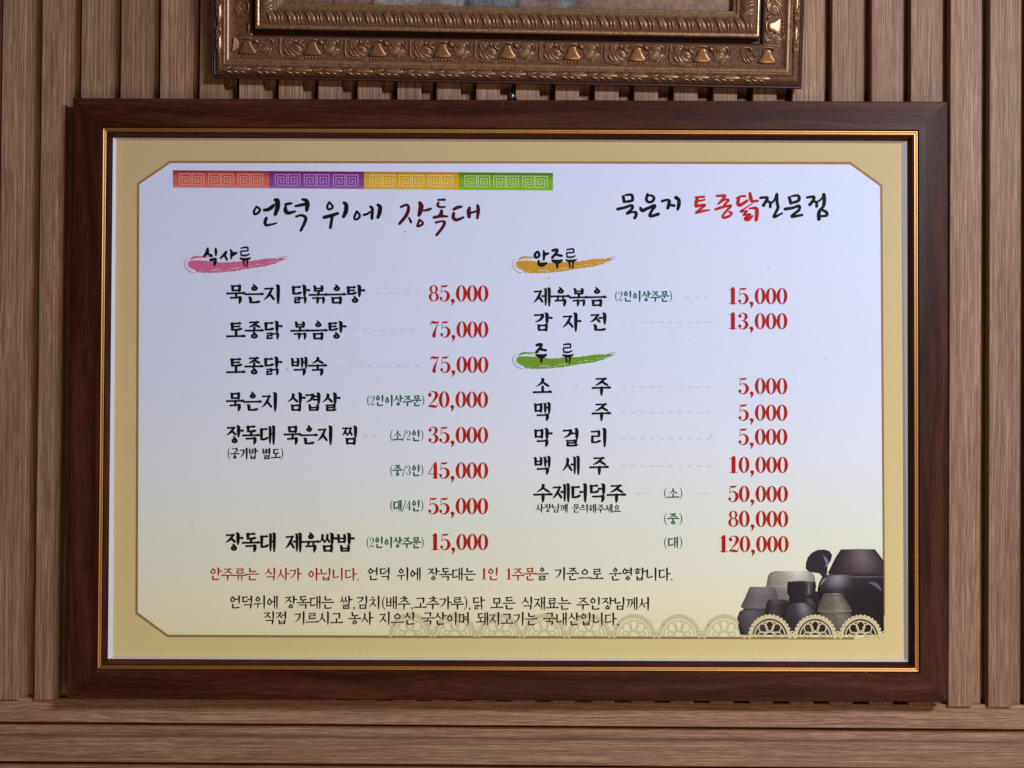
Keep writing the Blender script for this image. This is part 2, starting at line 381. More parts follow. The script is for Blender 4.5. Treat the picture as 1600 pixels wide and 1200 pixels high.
def cons(p, c, x0, y0, x1, y1, role):
    W, Hh = x1 - x0, y1 - y0; X = lambda a: x0 + W * a; Y = lambda a: y0 + Hh * a; v, h = p.wv, p.wh
    dense = 0.85
    dbl = {'ㄲ': 'ㄱㄱ', 'ㄸ': 'ㄷㄷ', 'ㅃ': 'ㅂㅂ', 'ㅆ': 'ㅅㅅ', 'ㅉ': 'ㅈㅈ', 'ㄺ': 'ㄹㄱ', 'ㄶ': 'ㄴㅎ', 'ㅄ': 'ㅂㅅ'}
    if c in dbl:
        ov, oh = p.wv, p.wh; p.wv *= .82; p.wh *= .9
        cons(p, dbl[c][0], x0 - .02, y0, x0 + W * .49, y1, 'T' if role != 'L' else 'L'); cons(p, dbl[c][1], x0 + W * .52, y0, x1 + .02, y1, 'T' if role != 'L' else 'L')
        p.wv, p.wh = ov, oh; return
    if c == 'ㄱ':
        if role == 'L':
            p.H(X(.05), X(.9), Y(.1)); p.D([(X(.90), Y(.06), v * .7), (X(.85), Y(.35), v * .9), (X(.58), Y(.75), v * .65), (X(.12), Y(1), h * .5)])
        else:
            p.H(X(.02), X(.92), Y(.12)); p.D([(X(.9), Y(.08), v * .8), (X(.88), Y(.55), v * .95), (X(.82), Y(1.02), v * .55)])
    elif c == 'ㅋ': cons(p, 'ㄱ', x0, y0, x1, y1, role); p.H(X(.1), X(.75), Y(.48))
    elif c == 'ㄴ':
        p.V(X(.14), Y(0), Y(.86), .95); p.D([(X(.12), Y(.86), h * 1.2), (X(.5), Y(.92), h * 1.0), (X(.86), Y(.82), h * 1.3), (X(1.0), Y(.76), h * .7)])
    elif c == 'ㄷ':
        p.H(X(.05), X(.9), Y(.08)); p.V(X(.16), Y(.1), Y(.86), .95, False); p.D([(X(.14), Y(.9), h * 1.2), (X(.5), Y(.92), h * 1.0), (X(.86), Y(.82), h * 1.3), (X(1.0), Y(.76), h * .7)])
    elif c == 'ㅌ': cons(p, 'ㄷ', x0, y0, x1, y1, role); p.H(X(.18), X(.82), Y(.48), .9)
    elif c == 'ㄹ':
        p.H(X(.05), X(.86), Y(.06), .92); p.D([(X(.86), Y(.05), v * .7), (X(.84), Y(.42), v * .75)]); p.H(X(.14), X(.84), Y(.45), .88)
        p.D([(X(.14), Y(.45), v * .7), (X(.13), Y(.88), v * .75)]); p.D([(X(.12), Y(.94), h * 1.1), (X(.5), Y(.95), h * .95), (X(.88), Y(.86), h * 1.2), (X(1.0), Y(.8), h * .7)])
    elif c == 'ㅁ':
        p.V(X(.14), Y(0), Y(1), .8); p.H(X(.14), X(.86), Y(.1)); p.D([(X(.86), Y(.04), v * .75), (X(.85), Y(.5), v * .8), (X(.83), Y(1), v * .7)]); p.H(X(.14), X(.84), Y(.9))
    elif c == 'ㅂ':
        p.V(X(.14), Y(-.02), Y(1), .8); p.V(X(.86), Y(-.02), Y(1), .8); p.H(X(.14), X(.86), Y(.48), .85); p.H(X(.14), X(.86), Y(.9), .95)
    elif c == 'ㅍ':
        p.H(X(0), X(1), Y(.08)); p.D([(X(.28), Y(.1), v * .6), (X(.33), Y(.85), v * .7)]); p.D([(X(.74), Y(.1), v * .7), (X(.68), Y(.85), v * .6)]); p.H(X(-.04), X(1.04), Y(.92))
    elif c in 'ㅅㅈㅊ':
        ty = 0
        if c == 'ㅊ': p.D([(X(.38), Y(-.12), h * .8), (X(.6), Y(-.02), h * 1.4)]); ty = .22
        if c == 'ㅈ': ty = .1
        if c != 'ㅅ': p.H(X(.05), X(.92), Y(ty), .95)
        top = ty if c != 'ㅅ' else 0
        cx = .55 if role == 'L' else .52
        if c == 'ㅅ': p.D([(X(cx - .08), Y(top - .04), v * .45), (X(cx), Y(top + .12), v * .9), (X(cx - .12), Y(top + (1 - top) * .55), v * .7), (X(-.02), Y(1), h * .45)])
        else: p.D([(X(cx + .24), Y(top), v * .5), (X(cx + .04), Y(top + (1 - top) * .38), v * .78), (X(cx - .22), Y(top + (1 - top) * .72), v * .65), (X(-.02), Y(1), h * .45)])
        p.D([(X(cx - .04), Y(top + (1 - top) * .42), h * .6), (X(cx + .18), Y(top + (1 - top) * .66), v * .7), (X(1.0), Y(.96), v * .62)])
    elif c == 'ㅇ': p.O(X(.5), Y(.53), min(W * .46, Hh * .62), Hh * .46)
    elif c == 'ㅎ':
        p.D([(X(.36), Y(-.08), h * .8), (X(.6), Y(.02), h * 1.3)]); p.H(X(.02), X(.98), Y(.2)); p.O(X(.5), Y(.68), min(W * .38, Hh * .42), Hh * .31, False)
def syllable(p, ch):
    k = ord(ch) - 0xAC00; l, vv, t = LEAD[k // 588], VOW[(k % 588) // 28], TAIL[k % 28]; v, h = p.wv, p.wh
    fin = t != ''
    two = vv in 'ㅐㅔㅒㅖ'
    if vv in 'ㅏㅐㅑㅒㅓㅔㅕㅖㅣ':
        cy0, cy1 = (.07, .50) if fin else (.13, .80)
        V0, V1 = (.0, .60) if fin else (.0, 1.0)
        cx1 = .50 if two else .56
        if vv in 'ㅓㅕ': cx1 = .52
        xm = .76
        if l in 'ㅇ': cons(p, l, .06, cy0 + (0 if fin else .08), cx1 - .02, cy1 - (0 if fin else .08), 'L')
        else: cons(p, l, .04, cy0, cx1 - (.02 if l in 'ㅂㅁ' else 0), cy1, 'L')
        ym = (cy0 + cy1) / 2 - .01
        if vv in 'ㅏㅑ':
            xm = .74; p.V(xm, V0, V1)
            for yy in ([ym] if vv == 'ㅏ' else [ym - .09, ym + .09]): p.D([(xm, yy, h * .9), (.92, yy - .01, h * 1.0), (.985, yy, h * 1.3)])
        elif vv in 'ㅓㅕ':
            xm = .80; p.V(xm, V0, V1)
            for yy in ([ym] if vv == 'ㅓ' else [ym - .08, ym + .10]): p.D([(.53, yy, h * 1.2), (.66, yy - .005, h * .85), (xm, yy - .01, h * .9)])
        elif vv == 'ㅣ': p.V(.80, V0, V1)
        elif vv in 'ㅐㅒ':
            p.V(.64, V0 + .04, V1 - .04, .8); p.V(.86, V0, V1, .88); p.H(.64, .86, ym, .85)
        elif vv in 'ㅔㅖ':
            p.V(.68, V0 + .04, V1 - .04, .78); p.V(.88, V0, V1, .88)
            for yy in ([ym] if vv == 'ㅔ' else [ym - .08, ym + .1]): p.D([(.50, yy, h * 1.1), (.60, yy, h * .85), (.68, yy - .005, h * .85)])
        if fin: cons(p, t, .20, .66, .84 if vv not in 'ㅏㅑ' else .80, .97, 'T')
    elif vv in 'ㅗㅛㅜㅠㅡ':
        if fin:
            cons(p, l, .22, .03, .78, .33, 'B'); yb = .50
            if vv in 'ㅗㅛ': yb = .52
            if vv in 'ㅜㅠ': yb = .46
            p.H(.0, 1.0, yb, 1.0, .014)
            if vv == 'ㅗ': p.D([(.5, .36, v * .7), (.5, yb, v * .75)])
            if vv == 'ㅛ': p.D([(.38, .37, v * .6), (.38, yb, v * .6)]); p.D([(.62, .37, v * .6), (.62, yb, v * .6)])
            if vv == 'ㅜ': p.D([(.5, yb, v * .8), (.5, .64, v * .6)])
            if vv == 'ㅠ': p.D([(.36, yb, v * .7), (.34, .64, v * .5)]); p.D([(.64, yb, v * .7), (.64, .64, v * .5)])
            cons(p, t, .20, .66, .80, .98, 'T')
        else:
            if vv in 'ㅗㅛ':
                cons(p, l, .18, .10, .82, .52, 'B'); p.H(0, 1, .84, 1.05, .016)
                if vv == 'ㅗ': p.D([(.5, .54, v * .75), (.5, .83, v * .8)])
                else: p.D([(.36, .56, v * .65), (.36, .83, v * .7)]); p.D([(.64, .56, v * .65), (.64, .83, v * .7)])
            elif vv in 'ㅜㅠ':
                cons(p, l, .18, .06, .82, .46, 'B'); p.H(0, 1, .60, 1.05, .016)
                if vv == 'ㅜ': p.D([(.5, .61, v * .9), (.5, .82, v * .9), (.49, 1.0, v * .5)])
                else: p.D([(.36, .61, v * .8), (.34, .95, v * .5)]); p.D([(.64, .61, v * .8), (.65, 1.0, v * .5)])
            else: cons(p, l, .18, .12, .82, .56, 'B'); p.H(0, 1, .80, 1.05, .016)
    else:
        a = {'ㅘ': ('ㅗ', 'ㅏ'), 'ㅙ': ('ㅗ', 'ㅐ'), 'ㅚ': ('ㅗ', 'ㅣ'), 'ㅝ': ('ㅜ', 'ㅓ'), 'ㅞ': ('ㅜ', 'ㅔ'), 'ㅟ': ('ㅜ', 'ㅣ'), 'ㅢ': ('ㅡ', 'ㅣ')}[vv]
        cons(p, l, .10, .08, .54, .46, 'B'); up = a[0] == 'ㅗ'; yb = .74 if up else .62
        p.D([(.0, yb + .02, h * 1.0), (.35, yb, h * .95), (.62, yb - .04, h * .9)])
        if up: p.D([(.32, .52, v * .6), (.32, yb, v * .7)])
        elif a[0] == 'ㅜ': p.D([(.34, yb, v * .8), (.32, .94, v * .5)])
        if a[1] == 'ㅣ': p.V(.84, 0, 1)
        elif a[1] == 'ㅐ': p.V(.70, .04, .96, .8); p.V(.90, 0, 1, .88); p.H(.70, .90, .44, .85)
        elif a[1] == 'ㅏ': p.V(.78, 0, 1); p.H(.78, 1.0, .44)
def digit(p, ch):
    """Roman figures with thick and thin strokes in a cell 0..1 by 0..1"""
    v, h = .23, .055
    D = p.D
    if ch == '0': p.rings.append((.5, .5, .475, .5, .29, .055))
    elif ch == '1':
        D([(.52, .0, .10), (.54, .1, v * 1.15), (.54, .92, v * 1.15)]); D([(.22, .13, .05), (.40, .10, .08), (.54, .02, .06)]); D([(.2, .97, .055), (.88, .97, .055)])
    elif ch == '2':
        D([(.20, .24, .24), (.17, .19, .20)]); D([(.13, .22, .05), (.25, .06, .07), (.52, .02, .08), (.76, .12, .20), (.78, .30, .22), (.60, .52, .13), (.30, .76, .07), (.12, .93, .06)])
        D([(.12, .92, .10), (.45, .91, .18), (.72, .95, .14), (.86, .88, .06), (.90, .74, .04)])
    elif ch == '3':
        D([(.20, .20, .22), (.18, .17, .18)]); D([(.14, .18, .05), (.28, .04, .06), (.52, .02, .08), (.72, .13, .19), (.72, .30, .19), (.52, .45, .07), (.34, .46, .04)])
        D([(.45, .46, .05), (.70, .55, .16), (.80, .74, .23), (.64, .93, .14), (.42, .98, .06), (.20, .93, .06), (.12, .80, .08)]); D([(.19, .81, .22), (.17, .78, .18)])
    elif ch == '4':
        D([(.66, .0, .08), (.66, .2, v), (.66, .93, v)]); D([(.62, .02, .05), (.30, .40, .07), (.06, .70, .06)]); D([(.04, .72, .06), (.95, .72, .06)]); D([(.42, .97, .05), (.90, .97, .05)])
    elif ch == '5':
        D([(.20, .04, .06), (.40, .07, .13), (.62, .06, .12), (.80, .0, .04)]); D([(.22, .03, .05), (.18, .46, .045)])
        D([(.18, .46, .04), (.36, .36, .06), (.60, .38, .10), (.80, .54, .20), (.80, .76, .22), (.62, .94, .12), (.38, .98, .06), (.18, .92, .06), (.10, .82, .08)]); D([(.18, .82, .20), (.16, .79, .18)])
    elif ch == '7':
        D([(.14, .24, .05), (.16, .08, .07), (.30, .06, .16), (.60, .09, .15), (.88, .03, .05)]); D([(.87, .04, .05), (.66, .34, .09), (.50, .64, .17), (.44, .86, .24), (.46, .92, .22)])
    elif ch == '8': p.rings.append((.49, .25, .37, .25, .20, .055)); p.rings.append((.5, .72, .45, .28, .24, .055))
ADV = {' ': .5, ',': .34, '.': .34, '(': .36, ')': .36, '/': .40}
def text(name, s, x0, x1, yt, yb, wv, wh, mat, lift=0.00035, dig=False, label=None, gaps=None, dw=.56):
    """one printed line, as wide as x0..x1 and as tall as yt..yb in photograph pixels"""
    fl = Flat(lift); w = WS + lift
    adv = []
    for ch in s:
        if ch in '0123456789': adv.append(1.0 if dig else dw)
        elif ch == ',' and dig: adv.append(.53)
        else: adv.append(ADV.get(ch, 1.0))
    tot = sum(adv); A, ya = on_board(x0, (yt + yb) / 2, w); B, _ = on_board(x1, (yt + yb) / 2, w)
    _, zt_ = on_board((x0 + x1) / 2, yt, w); _, zb_ = on_board((x0 + x1) / 2, yb, w); Hm = zt_ - zb_
    zc = (on_board((x0 + x1) / 2, (yt + yb) / 2, w)[1]); ztop = zc + Hm / 2
    em = (B - A) / tot; x = A
    for ch, a in zip(s, adv):
        cw = em * a
        if ch != ' ':
            p = Pen(wv, wh); sx, sy, ox, oy = cw * .985, Hm, x, ztop
            if ch in '0123456789':
                digit(p, ch)
                if dig: sx = cw * 1.04; ox = x - cw * .02
                else: sy = Hm * .86; oy = ztop - Hm * .06
                ws = sx
            elif ch == ',':
                if dig: p.D([(.40, .93, .17), (.52, .96, .18), (.52, 1.07, .11), (.30, 1.24, .03)]); ws = Hm * .9
                else: p.D([(.35, .88, .09), (.45, .93, .09), (.30, 1.06, .03)]); ws = Hm
            elif ch == '.': p.D([(.28, .90, .10), (.40, .90, .10)]); ws = Hm
            elif ch == '(': p.D([(.85, -.03, .03), (.45, .2, .06), (.32, .5, .085), (.45, .8, .06), (.85, 1.03, .03)]); ws = Hm
            elif ch == ')': p.D([(.15, -.03, .03), (.55, .2, .06), (.68, .5, .085), (.55, .8, .06), (.15, 1.03, .03)]); ws = Hm
            elif ch == '/': p.D([(.95, .0, .06), (.05, 1.0, .06)]); ws = Hm
            else:
                syllable(p, ch); ws = Hm
            for st in p.st:
                pts = [(ox + a_ * sx, oy - b_ * sy, c_ * ws) for a_, b_, c_ in st]
                fl.ribbon([(a_, b_, c_ * (1.28 if dig and c_ > .09 * ws else 1.0)) for a_, b_, c_ in pts], px=False, sm=4 if len(pts) > 2 else 1)
            for cx, cy, rx, ry, wx, wy in p.rings:
                if ch in '08': fl.ring(ox + cx * sx, oy - cy * sy, rx * sx, ry * sy, wx * sx, wy * sx, px=False, n=24)
                else: fl.ring(ox + cx * sx, oy - cy * sy, rx * sx, ry * sy, wx * ws, wy * ws, px=False, n=18)
        x += cw
    return fl.build(name, mat, label=label)
BV, BHW = .196, .115        # heavy menu letters
def item(s, x0, x1, yt, yb, **k): return text('dish_name', s, x0, x1, yt, yb, BV, BHW, M['black'], **k)
item('묵은지 닭볶음탕', 355, 569.5, 445.5, 474); item('토종닭 볶음탕', 355, 540.5, 502, 530); item('토종닭 백숙', 355, 511, 558, 586)
item('묵은지 삼겹살', 354.5, 531, 613.7, 642); item('장독대 묵은지 찜', 354, 561, 665.5, 694); item('장독대 제육쌈밥', 352.5, 553, 833, 862)
item('제육볶음', 833.7, 947.5, 450, 478)
for s, y0, y1 in (('감자전', 489, 517), ('막걸리', 669.5, 697.5), ('백세주', 713, 741)):
    for ch, x in zip(s, (834, 879, 922.5)): item(ch, x, x + 28.5, y0, y1)
for s, y0, y1 in (('소주', 589, 617), ('맥주', 629, 657)):
    for ch, x in zip(s, (834, 926)): item(ch, x, x + 28.5, y0, y1)
item('수제더덕주', 834.5, 978, 756, 784)
text('small_note', '(공기밥 별도)', 355, 443.5, 700, 717.5, .170, .102, M['black'])
text('small_note', '사장님께 문의해주세요', 837, 970.5, 787.5, 801, .160, .088, M['black'])
def price(s, x0, x1, yt, yb): return text('price', s, x0, x1, yt, yb, .2, .06, M['red'], dig=True)
for s, x0, x1, yt in (('85,000', 669.4, 763.4, 445.6), ('75,000', 671, 763.4, 502), ('75,000', 671, 763.4, 557), ('20,000', 668.5, 763, 611.5), ('35,000', 669, 763, 667), ('45,000', 669, 763, 722.3), ('55,000', 669, 763, 778), ('15,000', 671, 763, 834),
                      ('15,000', 1136, 1230.5, 449.8), ('13,000', 1136, 1230.5, 489), ('5,000', 1153.5, 1230.5, 590.5), ('5,000', 1153.5, 1230.5, 632), ('5,000', 1153.5, 1230.5, 669.8), ('10,000', 1137, 1231.5, 713.5), ('50,000', 1137.5, 1231.5, 759), ('80,000', 1137.5, 1232, 798), ('120,000', 1121.5, 1232.5, 837.3)):
    price(s, x0, x1, yt, yt + 25.5)
def green(s, x0, x1, yt, yb, **k): return text('order_note', s, x0, x1, yt, yb, .165, .112, M['green'], **k)
green('(2인이상주문)', 573, 664, 617.5, 634.5); green('(소/2인)', 609, 662.5, 672, 689.5); green('(중/3인)', 609, 662.5, 726.5, 744); green('(대/4인)', 609, 662.5, 781.5, 799); green('(2인이상주문)', 572, 663, 839, 856.5)
green('(2인이상주문)', 960.5, 1051, 454.5, 471.5)
for ch, y in (('소', 762), ('중', 802), ('대', 839)): green('(' + ch + ')', 1036.5, 1067.5, y, y + 17.5)
NV, NH = .128, .082
def note(s, x0, x1, yt, yb, mat='black'): return text('notice_text', s, x0, x1, yt, yb, NV, NH, M[mat], lift=0.00052)
note('안주류는 식사가 아닙니다.', 327.5, 564, 887.5, 907, 'red'); note('언덕 위에 장독대는', 574, 743.5, 887, 907); note('1인 1주문', 751, 838, 887, 907, 'red'); note('을 기준으로 운영합니다.', 838, 1054, 887, 907)
note('언덕위에 장독대는 쌀,김치(배추,고추가루),닭 모든 식재료는 주인장님께서', 358.5, 1017, 932, 952); note('직접 기르시고 농사 지으신 국산이며 돼지고기는 국내산입니다.', 412, 970, 956.5, 976.5)
# dotted leaders
for x0, x1, y in ((589, 655, 458), (552, 655, 515.5), (530, 655, 572), (568, 600, 681.5), (1071, 1107, 464.5), (971, 1112, 503.5), (971, 1112, 604.5), (971, 1112, 644.5), (971, 1112, 685.5), (971, 1112, 728), (993, 1018, 771), (1085, 1112, 771)):
    fl = Flat(0.0003); x = x0
    while x < x1 - 3: fl.ribbon([(x, y, 1.1), (x + 7, y, 1.1)], caps=False, sm=1); x += 14.8
    fl.build('leader_line', M['leader'])

# ---- brush calligraphy, traced stroke by stroke (px of enlarged crops)
def brush(name, strokes, ox, oy, k, mat, lift=0.0005, dx=0, dy=0, mats=None, fat=1.13):
    fl = Flat(lift)
    for st in strokes: fl.ribbon([(ox + (a + dx) * k, oy + (b + dy) * k, c * k * fat) for a, b, c in st], sm=4)
    return fl.build(name, mat)
T1 = [[(165, 185, 20), (137, 238, 28), (145, 278, 26), (185, 262, 28), (210, 225, 28), (190, 197, 26), (165, 180, 18)], [(265, 225, 34), (320, 215, 42), (365, 182, 44), (390, 150, 18)],
      [(402, 98, 40), (430, 112, 54), (428, 200, 54), (402, 278, 40)], [(290, 325, 34), (275, 370, 38), (285, 412, 32), (340, 408, 26), (420, 388, 16)],
      [(605, 142, 24), (570, 145, 34), (530, 156, 30)], [(532, 178, 28), (530, 230, 48), (565, 262, 42), (650, 242, 24)], [(655, 175, 26), (710, 165, 34), (780, 150, 34)],
      [(740, 90, 26), (790, 108, 46), (802, 160, 54), (795, 230, 36)], [(665, 305, 26), (730, 290, 28), (782, 320, 36), (770, 380, 36), (722, 480, 30)],
      [(1075, 125, 22), (1052, 178, 26), (1065, 215, 24), (1105, 205, 28), (1120, 178, 24), (1085, 135, 24)], [(1015, 315, 40), (1100, 295, 40), (1180, 268, 36)], [(1115, 300, 34), (1092, 445, 32)],
      [(1260, 133, 32), (1288, 160, 44), (1285, 240, 50), (1255, 308, 36)], [(1420, 240, 24), (1392, 310, 28), (1402, 343, 24), (1440, 330, 28), (1458, 290, 26), (1425, 245, 24)],
      [(1510, 285, 28), (1550, 275, 26), (1585, 250, 26)], [(1590, 180, 26), (1615, 210, 34), (1610, 330, 34)], [(1685, 160, 32), (1712, 190, 46), (1705, 260, 46), (1685, 318, 36)]]
brush('title_lettering', T1, 380, 300, .125, M['black'])
M['maroon'] = ink('maroon_ink', (0.070, 0.008, 0.008), 0.3)
T2 = [[(455, 185, 30), (520, 160, 30), (550, 195, 34), (520, 290, 40), (435, 395, 32)], [(552, 320, 18), (568, 350, 26), (580, 378, 26)], [(688, 132, 36), (705, 180, 58), (692, 250, 50), (678, 290, 36)],
      [(740, 232, 22), (790, 222, 32), (828, 208, 26)], [(685, 345, 24), (665, 400, 26), (662, 428, 26), (712, 410, 28), (728, 385, 24), (690, 350, 22)], [(920, 98, 22), (1000, 95, 28)], [(922, 132, 26), (912, 165, 30), (945, 188, 26), (1005, 185, 20)],
      [(960, 232, 32), (958, 262, 42), (945, 295, 50)], [(865, 318, 32), (950, 302, 34), (1035, 305, 22)], [(890, 380, 28), (960, 365, 22), (998, 378, 34), (975, 440, 34), (900, 535, 32)],
      [(1115, 215, 34), (1165, 190, 38), (1210, 185, 26)], [(1112, 265, 34), (1107, 320, 38), (1150, 348, 36), (1232, 318, 28)], [(1310, 198, 32), (1300, 240, 46), (1306, 308, 40)], [(1320, 262, 26), (1395, 240, 26)], [(1412, 170, 34), (1420, 230, 40), (1408, 325, 30)]]
brush('title_lettering', T2, 570, 300, .125, M['maroon'])
T3 = [[(212, 150, 36), (225, 220, 40)], [(245, 130, 26), (325, 127, 34), (342, 165, 38), (332, 208, 38), (225, 226, 30)], [(135, 325, 38), (230, 305, 36), (325, 275, 36), (340, 310, 40), (310, 345, 30), (262, 388, 34), (330, 368, 28), (388, 372, 36), (392, 410, 40), (372, 450, 38)],
      [(550, 118, 30), (535, 190, 38), (562, 228, 32), (618, 218, 36), (640, 170, 36), (600, 135, 28), (550, 138, 28)], [(452, 310, 34), (480, 345, 48), (560, 312, 40), (655, 278, 44), (612, 345, 34), (582, 412, 40), (612, 422, 38), (700, 395, 42)],
      [(755, 215, 36), (830, 197, 30), (852, 225, 44), (832, 312, 40)], [(862, 268, 30), (920, 278, 38)], [(945, 165, 46), (985, 200, 44), (985, 270, 46), (970, 330, 34)]]
brush('slogan_lettering', T3, 950, 290, .1125, M['black'])
T4 = [[(1212, 160, 20), (1335, 155, 30)], [(1250, 165, 34), (1228, 215, 40), (1225, 275, 44)], [(1240, 218, 28), (1345, 196, 20)], [(1228, 285, 40), (1350, 268, 30), (1285, 325, 30), (1225, 375, 30)], [(1228, 376, 32), (1320, 352, 32), (1415, 338, 16)],
      [(1518, 142, 24), (1600, 135, 30)]]
brush('slogan_lettering', T4, 950, 290, .1125, M['crimson'])
T5 = [[(0, 135, 26), (60, 132, 30), (112, 132, 28), (70, 190, 32), (22, 240, 24)], [(60, 215, 22), (105, 185, 24), (158, 190, 26), (112, 240, 28), (95, 270, 24)], [(-15, 312, 30), (80, 282, 32), (190, 262, 28), (140, 320, 28), (80, 395, 28), (95, 422, 30), (165, 400, 30), (198, 362, 26), (165, 342, 24)],
      [(265, 165, 24), (320, 140, 26), (372, 138, 28)], [(290, 165, 34), (280, 235, 44), (312, 255, 40), (400, 200, 34)], [(438, 100, 34), (450, 170, 44), (465, 205, 34), (540, 200, 28)],
      [(470, 235, 12), (370, 300, 20), (312, 342, 24), (405, 335, 22), (345, 385, 24), (445, 375, 24), (375, 432, 40), (420, 445, 40), (468, 400, 26)], [(432, 300, 20), (515, 297, 38), (530, 350, 44), (520, 448, 42)]]
brush('slogan_lettering', T5, 1120, 290, .11875, M['crimson'])
T6 = [[(575, 160, 30), (668, 156, 30), (650, 200, 34), (615, 260, 38)], [(650, 205, 28), (700, 220, 32), (705, 280, 34)], [(705, 240, 26), (760, 190, 28), (792, 112, 34)], [(792, 112, 34), (795, 220, 36), (806, 290, 36), (765, 375, 32), (752, 412, 34), (800, 395, 30), (865, 360, 20)],
      [(955, 155, 36), (975, 230, 38)], [(985, 138, 22), (1072, 132, 32), (1078, 195, 38), (980, 230, 28)], [(900, 308, 38), (1000, 292, 34), (1085, 265, 34), (1082, 320, 36), (1040, 355, 34), (985, 402, 32), (1020, 405, 34), (1125, 385, 30)],
      [(1190, 155, 28), (1280, 147, 34), (1265, 200, 34), (1225, 250, 40)], [(1262, 205, 28), (1310, 218, 32), (1315, 275, 34)], [(1312, 225, 24), (1372, 180, 24), (1400, 140, 24)], [(1410, 118, 42), (1417, 200, 44), (1405, 270, 38)], [(1390, 290, 34), (1347, 350, 42), (1345, 440, 44)], [(1395, 322, 30), (1445, 352, 36), (1445, 392, 34), (1375, 402, 28)]]
brush('slogan_lettering', T6, 1120, 290, .11875, M['black'])
SHIK = [[(395, 75, 28), (388, 130, 44), (345, 182, 26)], [(390, 142, 24), (450, 175, 34)], [(508, 72, 22), (512, 120, 32), (510, 168, 18)], [(437, 232, 34), (505, 220, 34)], [(505, 222, 34), (500, 260, 36), (492, 300, 28)]]
SA = [[(652, 118, 28), (635, 150, 36), (575, 207, 22)], [(632, 160, 28), (665, 230, 24)], [(715, 93, 20), (730, 130, 30), (722, 212, 22)], [(735, 158, 46), (775, 142, 40), (812, 134, 12)]]
RYU = [[(860, 68, 20), (905, 58, 24), (950, 60, 24), (956, 84, 20), (955, 104, 18)], [(958, 106, 18), (905, 109, 22), (858, 112, 20), (860, 140, 18), (863, 164, 20)], [(862, 166, 22), (925, 171, 26), (974, 152, 20)], [(850, 208, 22), (885, 222, 36), (950, 222, 38), (990, 204, 20)], [(893, 245, 26), (903, 312, 18)], [(948, 245, 26), (938, 326, 18)]]
AN = [[(395, 118, 24), (366, 150, 30), (370, 190, 32), (400, 198, 26), (424, 165, 30), (410, 120, 26), (392, 118, 22)], [(485, 105, 22), (492, 165, 34), (486, 230, 22)], [(500, 155, 40), (535, 145, 32), (562, 140, 12)], [(415, 245, 26), (420, 290, 38), (462, 300, 50), (522, 275, 26)]]
JU = [[(612, 100, 34), (672, 92, 34), (662, 130, 32), (605, 200, 32)], [(650, 155, 32), (735, 175, 30)], [(605, 240, 26), (650, 255, 48), (700, 255, 46), (740, 235, 24)], [(675, 275, 34), (672, 335, 24)]]
def fatter(st, k): return [[(a, b, c * k) for a, b, c in q] for q in st]
SHIK, SA, AN, JU = (fatter(q, 1.16) for q in (SHIK, SA, AN, JU))
def swash(mat, fleck_mat, ox, oy, k=.1125, seed=3):
    rn = random.Random(seed); out = []
    base = [(128, 262), (150, 240), (300, 236), (400, 248), (480, 252), (560, 266), (780, 257), (1000, 242), (1200, 214), (1300, 212), (1400, 208), (1525, 211), (1430, 240), (1330, 282), (1200, 318), (1100, 332), (950, 356), (780, 386), (600, 405), (400, 414), (250, 402), (215, 372), (150, 330), (127, 292)]
    for (a, b), (c, d) in zip(base, base[1:] + base[:1]):
        n = max(1, int(math.hypot(c - a, d - b) / 16))
        for i in range(n):
            t = i / n; j = rn.uniform(-7, 7) if a > 200 else rn.uniform(-2, 2); out.append((a + (c - a) * t, b + (d - b) * t + j))
    fl = Flat(0.00028); fl.poly([(ox + x * k, oy + y * k) for x, y in out])
    up = [(140, 224), (180, 190), (222, 174), (330, 181), (445, 186), (440, 196), (400, 198), (330, 200), (250, 205), (180, 222)]
    fl.poly([(ox + x * k, oy + (y + rn.uniform(-2, 2)) * k) for x, y in up])
    fl.ribbon([(ox + x * k, oy + y * k, w * k) for x, y, w in ((125, 208, 5), (78, 250, 8), (72, 300, 8), (105, 360, 10), (150, 395, 12), (205, 408, 8))])
    fl.ribbon([(ox + x * k, oy + y * k, w * k) for x, y, w in ((120, 262, 4), (118, 300, 6), (150, 340, 8), (200, 360, 6))])
    for x, y, w in ((1390, 205, 10), (1420, 193, 8), (1450, 190, 12), (1490, 190, 6), (1250, 212, 6), (1380, 250, 8)): fl.ribbon([(ox + x * k, oy + y * k, w * k), (ox + (x + 30) * k, oy + (y - 4) * k, w * k * .5)], sm=1)
    b = fl.build('brush_stroke', mat)
    f2 = Flat(0.00038)
    for x, y, L, w in ((440, 376, 60, 8), (490, 372, 60, 10), (545, 390, 60, 6), (710, 358, 60, 8), (760, 350, 90, 8), (980, 320, 40, 10), (1060, 300, 60, 9), (1150, 300, 40, 4), (1240, 270, 120, 7), (270, 388, 50, 5), (860, 366, 70, 4), (640, 380, 50, 4), (260, 215, 160, 5)):
        pts = [(ox + (x + L * t) * k, oy + (y - L * .12 * t + rn.uniform(-3, 3)) * k, w * k * (0.4 + rn.random() * .8)) for t in (0, .2, .4, .6, .8, 1)]
        f2.ribbon(pts, sm=2)
    f2.build('brush_stroke_gap', fleck_mat); return b
M['gap'] = ink('bare_print', (0.76, 0.70, 0.74), 0.03)
swash(M['pink'], M['gap'], 280, 380, seed=3); swash(M['amber'], M['gap'], 792.5, 380.5, seed=3); swash(M['leaf'], M['gap'], 793, 530, seed=3)
brush('heading_lettering', SHIK + SA + RYU, 280, 380, .1125, M['black'], fat=1.04)
brush('heading_lettering', AN + JU + [[(a - 52, b + 23, c) for a, b, c in s] for s in RYU], 795, 380, .1125, M['black'], fat=1.04)
